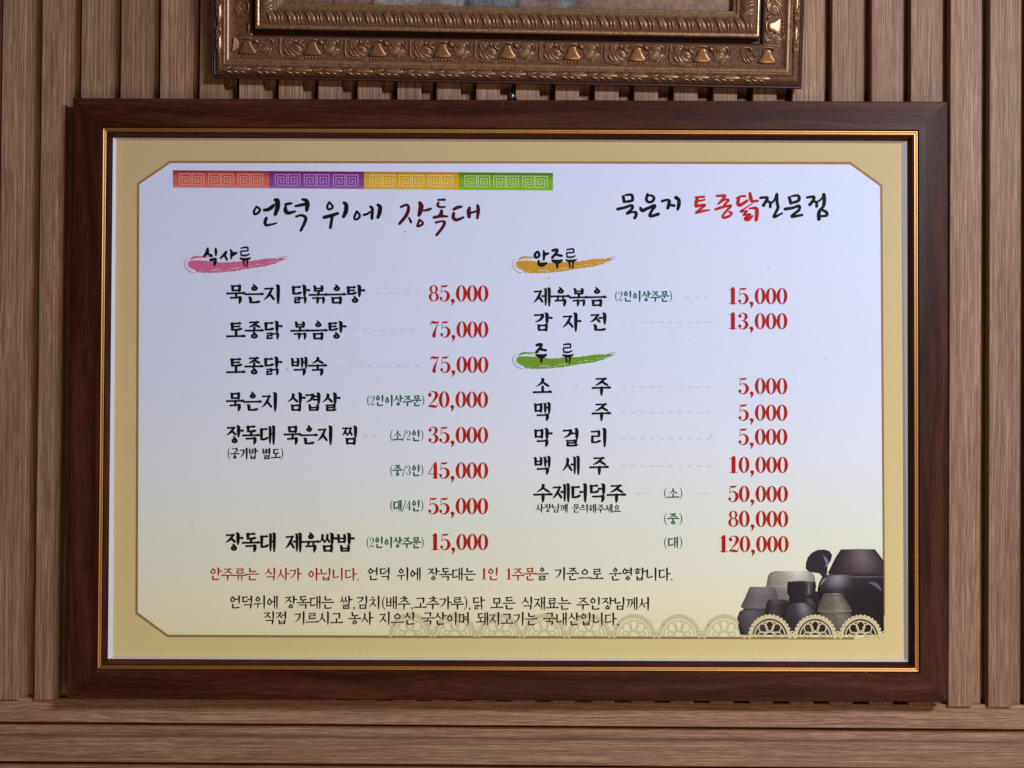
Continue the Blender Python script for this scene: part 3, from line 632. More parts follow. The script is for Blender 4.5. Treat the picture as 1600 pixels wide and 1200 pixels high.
brush('heading_lettering', [[(a - 220, b - 20, c) for a, b, c in s] for s in JU] + [[(a - 97, b + 10, c) for a, b, c in s] for s in RYU], 795, 530, .1125, M['black'], fat=1.04)

# ---- the coloured band with square spirals
xb = (270.3, 420.5, 568.8, 717, 864); ytop = lambda x: 266 + (x - 270) * (4.3 / 594); ybot = lambda x: 293 + (x - 270) * (4.6 / 594)
bands = [((.40, .035, .045), (.62, .13, .10), (.62, .27, .22)), ((.16, .022, .17), (.24, .05, .32), (.33, .17, .40)), ((.60, .27, .02), (.70, .40, .02), (.66, .42, .05)), ((.10, .22, .012), (.20, .42, .02), (.24, .50, .03))]
spc = [(.80, .33, .27), (.52, .28, .60), (.82, .62, .25), (.50, .70, .30)]
def spiral(fl, x, y, s, flip=False):
    # square spiral, outside to inside, as separate butted bars
    t = 1.25; g = s / 8.0; a = [(0, s)]; px_, py_ = 0.0, s
    seq = [(0, -s), (s, 0), (0, s), (-(s - 2 * g + g * .2), 0), (0, -(s - 2 * g)), (s - 3.6 * g, 0), (0, s - 4 * g), (-(s - 5.4 * g), 0), (0, -(s - 6 * g)), (g * .9, 0)]
    pts = [(px_, py_)]
    for dx, dy in seq: px_ += dx; py_ += dy; pts.append((px_, py_))
    for (a0, b0), (a1, b1) in zip(pts, pts[1:]):
        xa, xb_ = min(a0, a1) - t / 2, max(a0, a1) + t / 2; ya, yb_ = min(b0, b1) - t / 2, max(b0, b1) + t / 2
        q = [(xa, ya), (xb_, ya), (xb_, yb_), (xa, yb_)]
        if flip: q = [(s - u, v_) for u, v_ in q]
        fl.poly([(x + u * 1.06, y + v_) for u, v_ in q])
for k in range(4):
    xa, xb_ = xb[k], xb[k + 1]; v, c, f = [], [], []
    for j, (t, cc) in enumerate(((0, 0), (.09, 0), (.5, 1), (.8, 1), (1, 2))):
        w = WS + .0003
        col = bands[k][cc] if j != 0 else tuple(q * .55 for q in bands[k][0])
        for x in (xa, xb_):
            y = ytop(x) * (1 - t) + ybot(x) * t; a, b = on_board(x, y, w); v.append((a, -w, b)); c.append(col)
    for j in range(4): f.append((2 * j, 2 * j + 1, 2 * j + 3, 2 * j + 2)[::-1])
    link('colour_band', v, f, M['print'], sheet, cols=c)
    fl = Flat(.00045); W3 = (xb_ - xa)
    for q in range(3):
        for e in range(2):
            x = xa + W3 * (.064 + q * .306) + e * 20.6; spiral(fl, x, (ytop(x) + ybot(x)) / 2 - 8.2, 17.0, flip=bool(e))
    fl.build('key_pattern', ink('pattern_ink_' + 'abcd'[k], spc[k], .04))

# ---- the printed photograph of storage jars
XR = 1490
def jar(rows, base, hl=.35, hls=.35, hc=(.30, .27, .28), nx=14, z=0, dark=.28, tex=0):
    """rows: (y, xl, xr, shade) from top to bottom, px of the enlarged crop"""
    v, f, c = [], [], []; w = WS + .00036 + z * .000010
    R_ = []
    for (a, b) in zip(rows, rows[1:]):
        n = max(1, int((b[0] - a[0]) / 14))
        for i in range(n): t = i / n; R_.append(tuple(a[q] * (1 - t) + b[q] * t for q in range(4)))
    R_.append(rows[-1])
    for y, xl, xr, sh in R_:
        cx, r = (xl + xr) / 2, (xr - xl) / 2
        for i in range(nx + 1):
            s = -1 + 2 * i / nx; x = min(cx + r * s, XR); ss = (x - cx) / max(r, 1)
            a, b = on_board(1120 + x * .175, 840 + y * .175, w); v.append((a, -w, b))
            lam = max(0, 1 - ss * ss) ** .5; k = dark + (1 - dark) * lam
            g = math.exp(-((ss - hl) / hls) ** 2) * max(0, sh)
            nz = 1 + tex * (rng.random() - .5)
            c.append(tuple(max(0, (base[q] * k * (0.6 + .6 * sh) + hc[q] * g * .85) * nz) for q in range(3)))
    for j in range(len(R_) - 1):
        for i in range(nx):
            a = j * (nx + 1) + i; f.append((a, a + nx + 1, a + nx + 2, a + 1))
    link('jar_picture', v, f, M['photo'], sheet, cols=c)
DK = (.030, .022, .030)
fl = Flat(.00034); fl.poly([(1120 + x * .175, 840 + y * .175) for x, y in ((185, 720), (240, 640), (430, 620), (560, 440), (900, 480), (960, 420), (1490, 400), (1494, 868), (200, 868))], col=(.022, .018, .024)); fl.build('jar_picture_ground', M['photo'])
jar([(332, 960, 1560, .5), (345, 945, 1575, .9), (400, 915, 1605, .7), (460, 900, 1620, .15), (560, 915, 1605, .0), (700, 980, 1540, .05), (868, 1060, 1460, 0)], (.034, .024, .026), -.55, .24, (.36, .32, .35), nx=26, z=1)
jar([(104, 1112, 1410, .9), (112, 1104, 1418, .5), (180, 1060, 1470, .55), (250, 1025, 1520, .35), (312, 995, 1545, .2), (322, 998, 1540, .0), (332, 1010, 1530, -.3)], (.066, .044, .048), .15, .5, (.24, .20, .22), nx=26, z=2)
jar([(300, 520, 800, 1), (312, 480, 850, 1), (340, 458, 872, .8), (420, 445, 886, .5), (436, 438, 890, .9), (446, 440, 888, .4), (490, 470, 860, .1), (600, 480, 850, 0)], (.34, .30, .245), .35, .5, (.45, .42, .36), z=3, dark=.45, tex=.12)
fl = Flat(.00040); fl.poly([(1120 + x * .175, 840 + y * .175) for x, y in ((795, 275), (797, 225), (815, 175), (850, 135), (900, 110), (960, 106), (1005, 120), (1030, 155), (1020, 200), (990, 250), (985, 320), (960, 355), (940, 345), (915, 318), (870, 312), (820, 303))], col=(.030, .024, .030)); fl.build('jar_picture', M['photo'])
fl = Flat(.00050)
fl.ribbon([(1120 + x * .175, 840 + y * .175, w * .175) for x, y, w in ((955, 165, 8), (975, 200, 26), (985, 230, 22), (970, 260, 6))]); fl.build('jar_picture_highlight', ink('printed_grey', (.22, .20, .23), .1))
jar([(392, 640, 875, .9), (400, 632, 882, .35), (440, 628, 884, .25), (500, 630, 880, .2), (530, 650, 860, 0), (545, 645, 880, .2), (600, 640, 900, .3), (660, 640, 900, .1)], (.036, .026, .029), .55, .22, (.32, .29, .33), z=5)
jar([(440, 300, 500, 1), (448, 290, 520, .9), (520, 262, 540, .5), (600, 222, 552, .45), (620, 214, 554, .6), (634, 240, 540, .2), (642, 265, 500, -.4)], (.15, .125, .125), .0, .8, (.09, .08, .09), z=7, dark=.55, tex=.15)
jar([(634, 250, 450, 0), (660, 205, 480, .6), (720, 182, 500, .4), (868, 230, 450, .1)], (.082, .068, .070), -.3, .5, (.12, .11, .13), z=6)
jar([(552, 470, 600, .9), (564, 452, 640, .5), (600, 440, 640, .3), (700, 425, 640, .2), (868, 440, 640, 0)], (.050, .036, .038), -.2, .4, (.13, .10, .11), z=9)
jar([(584, 680, 800, .8), (598, 625, 850, .7), (640, 600, 885, .7), (700, 590, 905, .35), (868, 640, 870, 0)], (.052, .040, .045), .25, .34, (.30, .27, .29), z=10)
jar([(498, 965, 1110, .7), (506, 945, 1132, .9), (516, 948, 1130, .45), (580, 915, 1170, .5), (640, 897, 1205, .55), (655, 895, 1210, .9), (666, 925, 1200, .0), (690, 922, 1205, .5), (740, 930, 1215, .35), (868, 990, 1160, 0)], (.165, .138, .102), .35, .35, (.22, .20, .16), z=12, dark=.4, tex=.25)

for pts, c in (([(1000, 324, 5), (1240, 330, 6), (1488, 326, 5)], (.10, .055, .05)), ([(925, 430, 4), (950, 385, 18), (985, 362, 6)], (.26, .24, .29)), ([(1120, 108, 3), (1260, 104, 5), (1400, 106, 3)], (.20, .17, .20)), ([(1130, 345, 6), (1300, 352, 12), (1480, 348, 6)], (.13, .11, .14)),
               ([(645, 395, 3), (750, 388, 7), (870, 394, 3)], (.16, .14, .17)), ([(820, 410, 4), (822, 470, 16), (815, 505, 6)], (.20, .18, .24)), ([(1360, 400, 10), (1420, 420, 34), (1470, 470, 10)], (.14, .12, .16)), ([(700, 590, 3), (740, 600, 9), (790, 588, 4)], (.17, .15, .18)), ([(950, 508, 4), (1040, 516, 6), (1128, 506, 4)], (.07, .06, .05)),
               ([(900, 655, 4), (1050, 668, 6), (1205, 655, 4)], (.30, .27, .22)), ([(290, 450, 3), (400, 458, 5), (520, 450, 3)], (.20, .18, .19)), ([(470, 570, 3), (545, 578, 5), (630, 572, 3)], (.12, .10, .12))):
    fl = Flat(.00052); fl.ribbon([(1120 + x * .175, 840 + y * .175, w * .175) for x, y, w in pts]); fl.build('jar_picture_highlight', ink('printed_tone', c, .15))
fl = Flat(.0005)
for x, y, w in ((632.5, 361, 2.2), (448.5, 576, 1.6), (1111.5, 680, 1.5), (857, 434, 1.5), (900, 600, 1.1), (1200, 420, 1.0), (300, 820, 1.2), (1290, 560, 1.2), (700, 690, 1.0), (520, 905, 1.0)): fl.ribbon([(x, y, w * .7), (x + 1, y + 1.2, w)], sm=1)
fl.build('dirt_speck', ink('dust_grey', (.36, .34, .40), .1))

# ---- lace border
def motif(cx, cy, mat, lift):
    fl = Flat(lift)
    rr = 30.0
    for i in range(17):
        a = math.radians(180 + i * 180 / 16); x, y = cx + rr * 1.045 * math.cos(a), cy + rr * 1.08 * math.sin(a)
        fl.disc(x, y, 3.1, 8)
    fl.ring(cx, cy, rr * 1.02, rr * 1.05, 3.3, 3.3, n=26, a0=180, a1=360)
    fl.ring(cx, cy, rr * .83, rr * .86, 1.9, 1.9, n=24, a0=180, a1=360)
    for d in (-38, 0, 38):
        a = math.radians(-90 + d); ux, uy = math.cos(a), math.sin(a); nx_, ny_ = -uy, ux
        P = lambda t, s: (cx + ux * t + nx_ * s, cy + uy * t + ny_ * s)
        pts = [P(9, 0), P(12, 5), P(17, 6.6), P(21.5, 5), P(25, 0), P(21.5, -5), P(17, -6.6), P(12, -5), P(9, 0)]
        fl.ribbon([(x, y, 1.7) for x, y in pts], sm=3, caps=False)
    for d in (-72, 72):
        a = math.radians(-90 + d); ux, uy = math.cos(a), math.sin(a)
        fl.ring(cx + ux * 13.5, cy + uy * 13.5, 6.5, 3.8, 1.6, 1.6, n=14, tilt=math.radians(-15 if d < 0 else 15))
    fl.ring(cx, cy, 9.2, 8.6, 2.2, 2.2, n=14, a0=180, a1=360)
    # connecting knot to the next half circle
    fl.ring(cx + 35.3, cy - 6.5, 3.0, 3.0, 1.8, 1.8, n=10); fl.poly([(cx + 31, cy), (cx + 33, cy - 5), (cx + 37.5, cy - 5), (cx + 40, cy)])
    fl.build('lace_motif', mat)
for i in range(11):
    cx = 1344.8 - 71.2 * i * (1 - .0012 * i); cy = 995.5 - i * .30 - (0 if i else 0)
    motif(cx, cy, M['lace'] if i < 3 else M['lace_pale'], .00062 if i < 3 else .00032)

# ------------------------------------------------------------------ the carved gilt picture frame above
OW, OH = 0.5935, 0.46
oc_r = rot('Y', R(0.63)) @ rot('X', R(4.5))
def wall_pt(px, py, y):
    d = CAM_R @ Vector(((px - 800) / FPX, 1, (600 - py) / FPX)); t = (y - CAM_C.y) / d.y; return CAM_C + d * t
LIP = 0.013
pa, pbm = wall_pt(330.3, 121.5, -LIP - .001), wall_pt(1253, 139, -LIP - .001)
OW = (pbm - pa).length
mid = (pa + pbm) / 2
frame_org = mid + oc_r @ Vector((0, LIP, OH / 2))
pic = empty('picture_frame', frame_org, oc_r, 'large carved antique gilt picture frame hanging above the menu board', 'picture frame')
oprof = [(0.0035, 0.0), (0.0005, 0.006), (0.0, 0.0115), (0.0008, 0.0128), (0.0020, 0.0125), (0.0026, 0.0140), (0.0036, 0.0148), (0.0046, 0.0142)]
body = [(0.0046, 0.0142), (0.0060, 0.0165), (0.0082, 0.0180), (0.0104, 0.0172), (0.0116, 0.0156)]
fillet = [(0.0116, 0.0156), (0.0124, 0.0170), (0.0136, 0.0180), (0.0148, 0.0176), (0.0158, 0.0184), (0.0172, 0.0188), (0.0186, 0.0180), (0.0196, 0.0166)]
frieze = [(0.0196, 0.0166), (0.0206, 0.0160), (0.0260, 0.0166), (0.0340, 0.0180), (0.0398, 0.0196), (0.0412, 0.0200)]
cove = [(0.0412, 0.0200), (0.0430, 0.0190), (0.0444, 0.0150), (0.0462, 0.0150), (0.0472, 0.0200), (0.0476, 0.0290)]
step = [(0.0476, 0.0290), (0.0484, 0.0300), (0.0502, 0.0302), (0.0510, 0.0294), (0.0516, 0.0290)]
inner = [(0.0516, 0.0290), (0.0535, 0.0302), (0.0570, 0.0306), (0.0620, 0.0300), (0.0665, 0.0282)]
sight = [(0.0665, 0.0282), (0.0682, 0.0262), (0.0692, 0.0268), (0.0706, 0.0264), (0.0716, 0.0246), (0.0735, 0.0242), (0.0745, 0.0232), (0.0748, 0.0150), (0.0748, 0.0020)]
def half(r, h): return r, h
def ridge(vs, fs, pts, h, base, sm=3, k=.00642 * .01 / .01):
    """raised rounded ridge along pts (x, z, width) mm; h peak height; base(t) = surface height"""
    P = np.array(pts, float); h = h * 1.45; P[:, 2] *= 1.4
    if len(P) > 2 and sm > 1:
        E = np.vstack([2 * P[0] - P[1], P, 2 * P[-1] - P[-2]]); o = []
        for i in range(1, len(E) - 2):
            p0, p1, p2, p3 = E[i - 1:i + 3]
            for q in range(sm):
                t = q / sm; o.append(.5 * ((2 * p1) + (p2 - p0) * t + (2 * p0 - 5 * p1 + 4 * p2 - p3) * t * t + (3 * p1 - p0 - 3 * p2 + p3) * t ** 3))
        o.append(E[-2]); P = np.array(o)
    d = np.gradient(P[:, :2], axis=0); d /= np.maximum(np.linalg.norm(d, axis=1), 1e-9)[:, None]; nr = np.stack([-d[:, 1], d[:, 0]], 1)
    b = len(vs); n = len(P); M_ = 5
    for i in range(n):
        e = min(1, .35 + 1.3 * min(i, n - 1 - i) / max(1, (n - 1) / 2)); e = min(e, 1)
        for j in range(M_):
            a = math.pi * j / (M_ - 1); q = P[i, :2] - nr[i] * math.cos(a) * P[i, 2] / 2 * (.6 + .4 * e)
            w = base(q[1]) + (h * e * math.sin(a) if 0 < j < M_ - 1 else -.25)
            vs.append((q[0] * MM, -w * MM, q[1] * MM))
    for i in range(n - 1):
        for j in range(M_ - 1): a = b + i * M_ + j; fs.append((a, a + M_, a + M_ + 1, a + 1))
    fs.append(tuple(b + j for j in range(M_))); fs.append(tuple(b + (n - 1) * M_ + j for j in range(M_))[::-1])
def prof_h(prof):
    T = [p[0] * 1000 for p in prof]; Wd = [p[1] * 1000 for p in prof]
    return lambda t: float(np.interp(t, T, Wd))
allp = body + fillet[1:] + frieze[1:]
bh = prof_h(allp); ih = prof_h(inner); S = .0642
def fz(x, y, w): return ((x - 1140) * S, 20.4 + (945 - y) * S * .86, w * S)
sv, sf, sg, sgf = [], [], [], []
HALF = {k_: ([], []) for k_ in ('scroll_l', 'scroll_r', 'lobe_l', 'lobe_r', 'tip_l', 'tip_r')}
def F(lst, h, wscale=1):
    side = 'scroll_l' if np.mean([p_[0] for p_ in lst]) < 1090 else 'scroll_r'
    ridge(*HALF[side], [fz(x, y, w * wscale) for x, y, w in lst], h, bh)
F([(1010, 750, 14), (1005, 718, 18), (955, 690, 20), (945, 650, 20), (985, 618, 20), (1022, 640, 14)], 1.5)
F([(1035, 655, 14), (1060, 612, 18), (1130, 598, 20), (1205, 612, 18), (1214, 680, 12)], 1.5)
F([(1310, 772, 12), (1345, 722, 20), (1352, 690, 12)], 1.4); F([(1402, 692, 14), (1368, 650, 20), (1402, 618, 20), (1470, 606, 20), (1530, 620, 20), (1552, 670, 20), (1542, 722, 12)], 1.6)
F([(752, 752, 16), (716, 662, 22), (740, 618, 22), (800, 606, 20), (842, 640, 18), (820, 692, 12)], 1.6)
for q in ([(700, 750, 12), (728, 840, 22), (795, 892, 14)], [(758, 765, 12), (800, 852, 24), (858, 892, 16)], [(800, 740, 14), (850, 830, 30), (955, 872, 18)], [(850, 695, 10), (900, 740, 22), (968, 755, 12)], [(850, 742, 10), (915, 790, 24), (978, 812, 14)],
          [(1305, 832, 12), (1395, 806, 24), (1452, 745, 14)], [(1375, 872, 12), (1445, 825, 24), (1482, 762, 14)], [(1428, 892, 12), (1495, 825, 24), (1532, 745, 14)], [(1490, 895, 12), (1550, 830, 20), (1580, 740, 12)],
          [(655, 568, 14), (636, 650, 20), (630, 750, 20), (640, 850, 20), (688, 930, 12)], [(1615, 600, 8), (1592, 690, 12), (1590, 780, 12)], [(690, 930, 10), (850, 936, 14), (1010, 940, 10)]): F(q, 1.35)
for q in ([(742, 780, 40), (800, 850, 80), (880, 880, 50)], [(830, 700, 40), (900, 770, 90), (960, 820, 60)], [(1330, 800, 50), (1420, 780, 90), (1470, 700, 60)], [(1420, 880, 50), (1500, 820, 80), (1550, 740, 50)], [(1400, 650, 40), (1460, 650, 70), (1510, 680, 50)], [(740, 660, 40), (790, 660, 60), (820, 670, 30)]): ridge(*HALF['lobe_l' if q[0][0] < 1100 else 'lobe_r'], [fz(*p) for p in q], .45, bh)
for x in (1035, 1085, 1135, 1190, 1245, 1285): F([(x - 18, 912, 18), (x, 914, 24), (x + 18, 916, 18)], 1.1)
lv, lf = [], []
ridge(*HALF['tip_l'], [fz(866, 588, 24), fz(880, 635, 42), fz(915, 668, 20)], 1.9, bh); ridge(*HALF['tip_r'], [fz(1235, 605, 24), fz(1280, 650, 46), (*fz(1332, 692, 20)[:2], 20 * S)], 1.9, bh)
# bell-shaped boss, slab with bevelled rim
bp_ = [fz(x, y, 0)[:2] for x, y in ((1076, 665), (1110, 640), (1160, 636), (1195, 652), (1208, 705), (1240, 780), (1288, 850), (1272, 884), (1140, 888), (998, 876), (1008, 832), (1048, 770), (1066, 705))]
bcx, bcz = np.mean(bp_, axis=0); bv = [], []
bo_v, bo_f = [], []; n = len(bp_)
for sc, hh in ((1.0, -.3), (.97, 1.5), (.86, 1.9), (.45, 2.05)):
    for x, zz in bp_: X, Z = bcx + (x - bcx) * sc, bcz + (zz - bcz) * sc; bo_v.append((X * MM, -(bh(Z) + hh) * MM, Z * MM))
for r_ in range(3):
    for j in range(n): k = (j + 1) % n; bo_f.append((r_ * n + j, r_ * n + k, (r_ + 1) * n + k, (r_ + 1) * n + j)[::-1])
bo_f.append(tuple(3 * n + j for j in range(n))[::-1])
# gadroon leaf
gv2, gf2 = [], []
def gz(x, y, w): return ((x - 400) * S, 52.0 + (365 - y) * S * .98, w * S)
for q, h_ in (([(262, 140, 14), (335, 225, 32), (368, 350, 22)], 1.7), ([(405, 140, 12), (478, 225, 30), (496, 352, 20)], 1.5), ([(460, 140, 12), (530, 225, 24), (548, 355, 16)], 1.5)):
    ridge(gv2, gf2, [gz(*p) for p in q], h_, ih)
gl, glf = [], []
ridge(gl, glf, [gz(300, 130, 22), gz(385, 215, 62), gz(432, 330, 54)], .95, ih)
# laurel bud of the outer band
lv2, lf2 = [], []
def lz(x, y, w): return ((x - 615) * S * 1.22, 8.2 + (184 - y) * S * .88, w * S * 1.1)
for q, h_ in (([(790, 168, 18), (700, 162, 52), (600, 160, 44), (540, 165, 14)], 1.3), ([(800, 180, 12), (700, 190, 16), (590, 190, 10)], .9), ([(545, 122, 8), (480, 152, 22), (425, 168, 8)], 1.0), ([(640, 122, 8), (580, 140, 18), (530, 152, 8)], 1.0),
              ([(430, 192, 10), (500, 225, 24), (560, 248, 8)], 1.0), ([(520, 190, 10), (590, 222, 22), (650, 246, 8)], 1.0), ([(620, 200, 10), (680, 225, 20), (735, 245, 8)], .9), ([(800, 145, 8), (820, 170, 16), (800, 195, 8)], 1.2), ([(740, 122, 8), (690, 132, 14), (640, 142, 6)], .8)):
    ridge(lv2, lf2, [lz(*p) for p in q], h_, bh)
def mesh_of(name, v, f, mat, mirror=False):
    me = bpy.data.meshes.new(name); me.from_pydata([((-x if mirror else x), y, z) for x, y, z in v], [], [tuple(q)[::-1] if mirror else tuple(q) for q in f])
    me.polygons.foreach_set('use_smooth', [True] * len(me.polygons)); me.materials.append(mat); me.update()
    return me
HM = {k_: mesh_of({'s': 'shell_scroll', 'l': 'shell_lobe', 't': 'leaf_tip'}[k_[0]], v_, f_, M[{'s': 'gilt', 'l': 'fillet', 't': 'boss'}[k_[0]]]) for k_, (v_, f_) in HALF.items()}
mgl, mb, mg, mw = (mesh_of(*a) for a in (('gadroon_lobe', gl, glf, M['fillet']), ('bell_boss', bo_v, bo_f, M['boss']), ('gadroon', gv2, gf2, M['gilt']), ('laurel_bud', lv2, lf2, M['gilt'])))
for me in (mgl, mb, mg, mw, *HM.values()):      # outward normals
    bmm = bmesh.new(); bmm.from_mesh(me); bmesh.ops.recalc_face_normals(bmm, faces=bmm.faces)
    bmm.to_mesh(me); bmm.free()
for k in range(4):
    loc, ro, L = side_place(OW, OH, k)
    v, f = ring_side(oprof, L, closed=False, joint=0); rl = link('outer_lip', v, f, M['gilt_dark'], pic, loc=loc, rotm=ro, smooth=False)
    v, f = ring_side(body, L, closed=False, joint=0); link('frame_rail', v, f, M['ground'], pic, loc=loc, rotm=ro, smooth=True)
    v, f = ring_side(fillet, L, closed=False, joint=0); link('fillet', v, f, M['fillet'], pic, loc=loc, rotm=ro)
    v, f = ring_side(frieze, L, closed=False, joint=0); link('frieze', v, f, M['ground'], pic, loc=loc, rotm=ro, smooth=True)
    v, f = ring_side(sight, L, closed=False, joint=0); link('sight_edge', v, f, M['fillet'], pic, loc=loc, rotm=ro)
    v, f = ring_side(cove, L, closed=False, joint=0); link('cove', v, f, M['gilt_dark'], pic, loc=loc, rotm=ro)
    v, f = ring_side(step, L, closed=False, joint=0); link('step_moulding', v, f, M['gilt_hi'], pic, loc=loc, rotm=ro, smooth=True)
    v, f = ring_side(inner, L, closed=False, joint=0); link('inner_rail', v, f, M['ground'], pic, loc=loc, rotm=ro)
    RM = Matrix.Translation(loc) @ Euler(ro).to_matrix().to_4x4()
    def along(name, me, pitch, x0, t_out):
        lim = L / 2 - t_out; x = x0 - pitch * math.ceil((x0 + lim) / pitch)
        while x < lim:
            if x > -lim: o = place(name, me, pic); o.matrix_local = RM @ Matrix.Translation((x, 0, 0))
            x += pitch
    off = .0
    ins = (.0375, .061, .0375, .104)[k]; n_b = (8, 5, 8, 4)[k]; pit = (L - 2 * ins) / n_b
    for i in range(n_b + 1):
        x = -(L - 2 * ins) / 2 + pit * i
        o = place('bell_boss', mb, pic); o.matrix_local = RM @ Matrix.Translation((x, 0, 0))
        for key, me in HM.items():
            outer = (i == 0 and key[-1] == 'l') or (i == n_b and key[-1] == 'r'); sx = 1.0
            if outer:
                if k != 1: continue
                if key[0] == 't': continue
                sx = .60
            elif k in (0, 2) and i in (0, n_b) and key[0] != 't': continue
            o = place(me.name.split('.')[0], me, pic); o.matrix_local = RM @ Matrix.Translation((x, 0, 0)) @ Matrix.Diagonal((sx, 1, 1, 1))
    along('gadroon', mg, .0196, 0, .0655); along('gadroon_lobe', mgl, .0196, 0, .0655); along('laurel_bud', mw, .0311, .006, .0195)
# corner scrolls: two half sets clipped by the mitre would overlap, so each corner gets its own fan of ribs
cv, cf = [], []
for q in ([(1310, 832, 12), (1395, 806, 24), (1452, 745, 14)], [(1375, 872, 12), (1445, 825, 24), (1482, 762, 14)], [(1428, 892, 12), (1495, 825, 24), (1532, 745, 14)], [(1402, 692, 14), (1368, 650, 20), (1402, 618, 20), (1470, 606, 20), (1530, 620, 20), (1552, 670, 20), (1542, 722, 12)], [(1310, 772, 12), (1345, 722, 20), (1352, 690, 12)], [(1035, 655, 14), (1060, 612, 18), (1130, 598, 20), (1205, 612, 18), (1214, 680, 12)]):
    ridge(cv, cf, [fz(*p) for p in q], 1.4, bh)
mc = mesh_of('corner_scrolls', cv, cf, M['gilt']); mc2 = mesh_of('corner_scrolls', cv, cf, M['gilt'], mirror=True)
for me in (mc, mc2):
    bmm = bmesh.new(); bmm.from_mesh(me); bmesh.ops.recalc_face_normals(bmm, faces=bmm.faces); bmm.to_mesh(me); bmm.free()
for k in (0, 2, 3):
    loc, ro, L = side_place(OW, OH, k); RM = Matrix.Translation(loc) @ Euler(ro).to_matrix().to_4x4(); h = (L - .075) / 2 if k in (0, 2) else (L - .1) / 2
    o = place('corner_scrolls', mc, pic); o.matrix_local = RM @ Matrix.Translation((-h, 0, 0))
    o = place('corner_scrolls', mc2, pic); o.matrix_local = RM @ Matrix.Translation((h, 0, 0))
# small burnished facet at the lower left mitre
v = [(-.0050, -.0185, -.0068), (.0052, -.0158, .0012), (-.0035, -.0190, .0078), (-.0050, -.0150, -.0068), (.0052, -.0150, .0012), (-.0035, -.0150, .0078)]
o = link('mitre_facet', v, [(0, 1, 2), (5, 4, 3), (0, 3, 4, 1), (1, 4, 5, 2), (2, 5, 3, 0)], M['boss'], pic); o.location = (-OW / 2 + .0275, 0, -OH / 2 + .033)
# the painting: mottled blocks of brown, grey and blue
m, nt, b = newmat('painting'); Ln = nt.links.new
tc = N(nt, 'ShaderNodeTexCoord'); sp = N(nt, 'ShaderNodeSeparateXYZ'); Ln(tc.outputs['Object'], sp.inputs[0])
mr = N(nt, 'ShaderNodeMapRange'); mr.inputs[1].default_value = -.235; mr.inputs[2].default_value = .235; Ln(sp.outputs[0], mr.inputs[0])
cr = ramp(nt, [(0, (.17, .065, .04)), (.20, (.20, .09, .055)), (.21, (.035, .02, .015)), (.215, (.25, .20, .165)), (.40, (.22, .175, .155)), (.41, (.05, .035, .03)), (.43, (.11, .105, .115)), (.51, (.13, .13, .14)), (.52, (.05, .04, .035)), (.53, (.15, .10, .085)), (.60, (.17, .09, .065)), (.62, (.16, .17, .175)), (.65, (.09, .05, .04)), (.68, (.21, .10, .06)), (.96, (.21, .10, .06)), (1, (.05, .02, .015))])
cr.color_ramp.interpolation = 'LINEAR'; Ln(mr.outputs[0], cr.inputs[0])
n1 = N(nt, 'ShaderNodeTexNoise'); n1.inputs['Scale'].default_value = 260; n1.inputs['Detail'].default_value = 6; Ln(tc.outputs['Object'], n1.inputs['Vector'])
n2 = N(nt, 'ShaderNodeTexNoise'); n2.inputs['Scale'].default_value = 30; Ln(tc.outputs['Object'], n2.inputs['Vector'])
mm = N(nt, 'ShaderNodeMath', operation='ADD'); Ln(n1.outputs['Fac'], mm.inputs[0]); Ln(n2.outputs['Fac'], mm.inputs[1])
mr2 = N(nt, 'ShaderNodeMapRange'); mr2.inputs[1].default_value = .7; mr2.inputs[2].default_value = 1.3; mr2.inputs[3].default_value = .45; mr2.inputs[4].default_value = 1.5; Ln(mm.outputs[0], mr2.inputs[0])
hs = N(nt, 'ShaderNodeHueSaturation'); Ln(cr.outputs[0], hs.inputs['Color']); Ln(mr2.outputs[0], hs.inputs['Value']); Ln(hs.outputs[0], b.inputs['Base Color']); b.inputs['Roughness'].default_value = .6
v, f = extrude_profile([(-(OH / 2 - .074), -.0178), ((OH / 2 - .074), -.0178), ((OH / 2 - .074), -.0140), (-(OH / 2 - .074), -.0140)], -(OW / 2 - .074), OW / 2 - .074)
link('painting', v, f, m, pic)

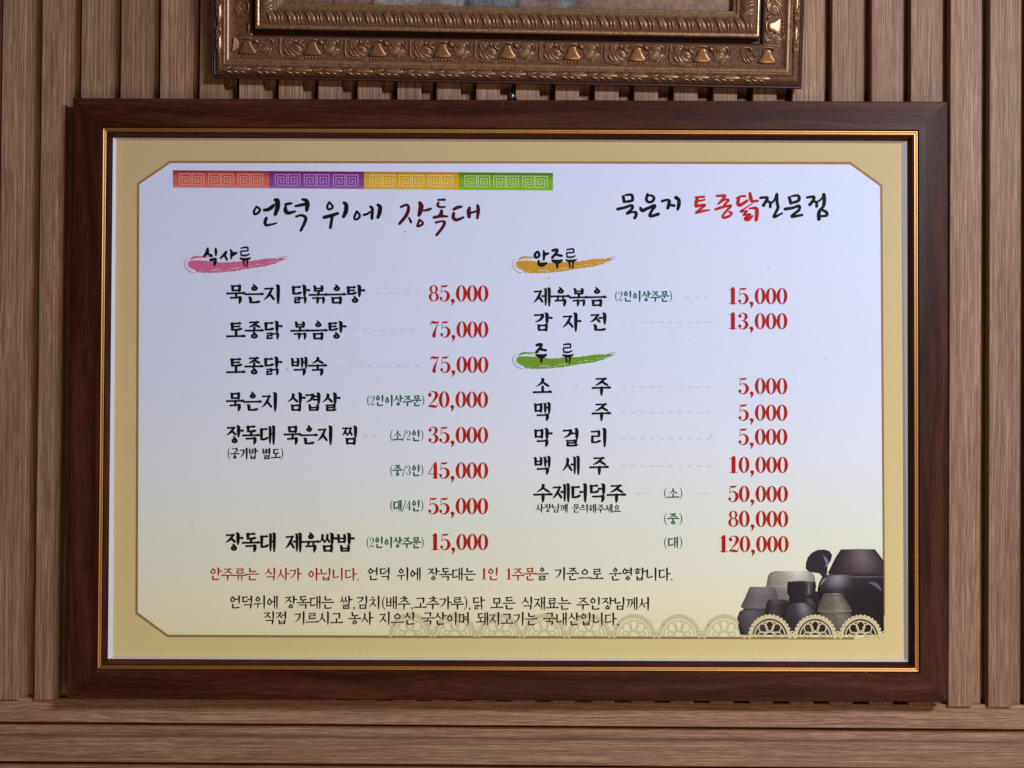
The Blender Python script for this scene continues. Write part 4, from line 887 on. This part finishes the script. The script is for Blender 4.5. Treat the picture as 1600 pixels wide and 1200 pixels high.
# ------------------------------------------------------------------ screws behind the top edge of the board
def screw(px, py, y, r, label, tiltd, name='screw'):
    c = wall_pt(px, py, y); root = empty(name, c, rot('X', R(tiltd)), label, 'screw', 'screws at the top edge of the menu board')
    n = 20; v, f = [], []
    prof = [(0, -.0022), (.35, -.0022), (.75, -.0017), (1.0, -.0006), (1.0, 0), (.45, .0022)]
    for rr, yy in prof[1:]:
        for i in range(n): a = 2 * math.pi * i / n; v.append((r * rr * math.cos(a), yy, r * rr * math.sin(a)))
    for j in range(len(prof) - 2):
        for i in range(n): k = (i + 1) % n; f.append((j * n + i, j * n + k, (j + 1) * n + k, (j + 1) * n + i))
    f.append(tuple(range(n)))
    link('screw_head', v, f, M['screwmat'], root)
    bx = []; bf = []
    for k, (a, b_) in enumerate(((.62, .10), (.10, .62))):
        s0 = len(bx); y0 = -.00226 - k * .00003
        bx += [(-r * a, y0, -r * b_), (r * a, y0, -r * b_), (r * a, y0, r * b_), (-r * a, y0, r * b_)]; bf.append((s0, s0 + 1, s0 + 2, s0 + 3))
    link('cross_recess', bx, bf, plain('recess_black' + str(px), (.004, .004, .004), .9), root, rotm=(0, R(28), 0))
    v, f = [], []
    for i in range(13):
        for j in range(10): a = 2 * math.pi * j / 10; rr = r * (.34 if i % 2 else .48); v.append((rr * math.cos(a), .002 + i * .0019, rr * math.sin(a)))
    for i in range(12):
        for j in range(10): k = (j + 1) % 10; f.append((i * 10 + j, i * 10 + k, (i + 1) * 10 + k, (i + 1) * 10 + j))
    link('shank', v, f, M['screwmat'], root)
    return root
screw(798.3, 150.2, -.004, .0041, 'round cross-head screw in a dark groove above the menu board', 0)
screw(806.3, 154.3, -.001, .0019, 'tiny dark screw just right of the larger cross-head screw', 25)
# dusty threads hanging over the top rail
cw = empty('cobweb', (BC + BR @ Vector((0, -.002, .30))), BR, 'faint dusty cobweb threads on the top rail under the screw', 'cobweb')
rn = random.Random(5)
for pts in ([(786, 158), (784, 168), (777, 175)], [(787, 159), (786, 165), (785, 170)], [(799, 160), (803, 167), (808, 173)], [(800, 158), (806, 163), (809, 159)], [(825, 159), (827, 168), (832, 171)], [(836, 159), (838, 167), (845, 172)], [(849, 174), (855, 180), (856, 184)], [(779, 170), (790, 167), (806, 172)]):
    vs, fs = [], []
    P = [on_board(x, y, .0006) for x, y in pts]; r = .00008
    for i, (x, zz) in enumerate(P):
        for a in (0, 2.09, 4.18): vs.append((x + r * math.cos(a), -.0006 + .002 - .00045 * (i == 1) + r * math.sin(a), zz - .30))
    for i in range(2):
        for j in range(3): k = (j + 1) % 3; fs.append((i * 3 + j, i * 3 + k, i * 3 + 3 + k, i * 3 + 3 + j))
    link('thread', vs, fs, M['thread'], cw)
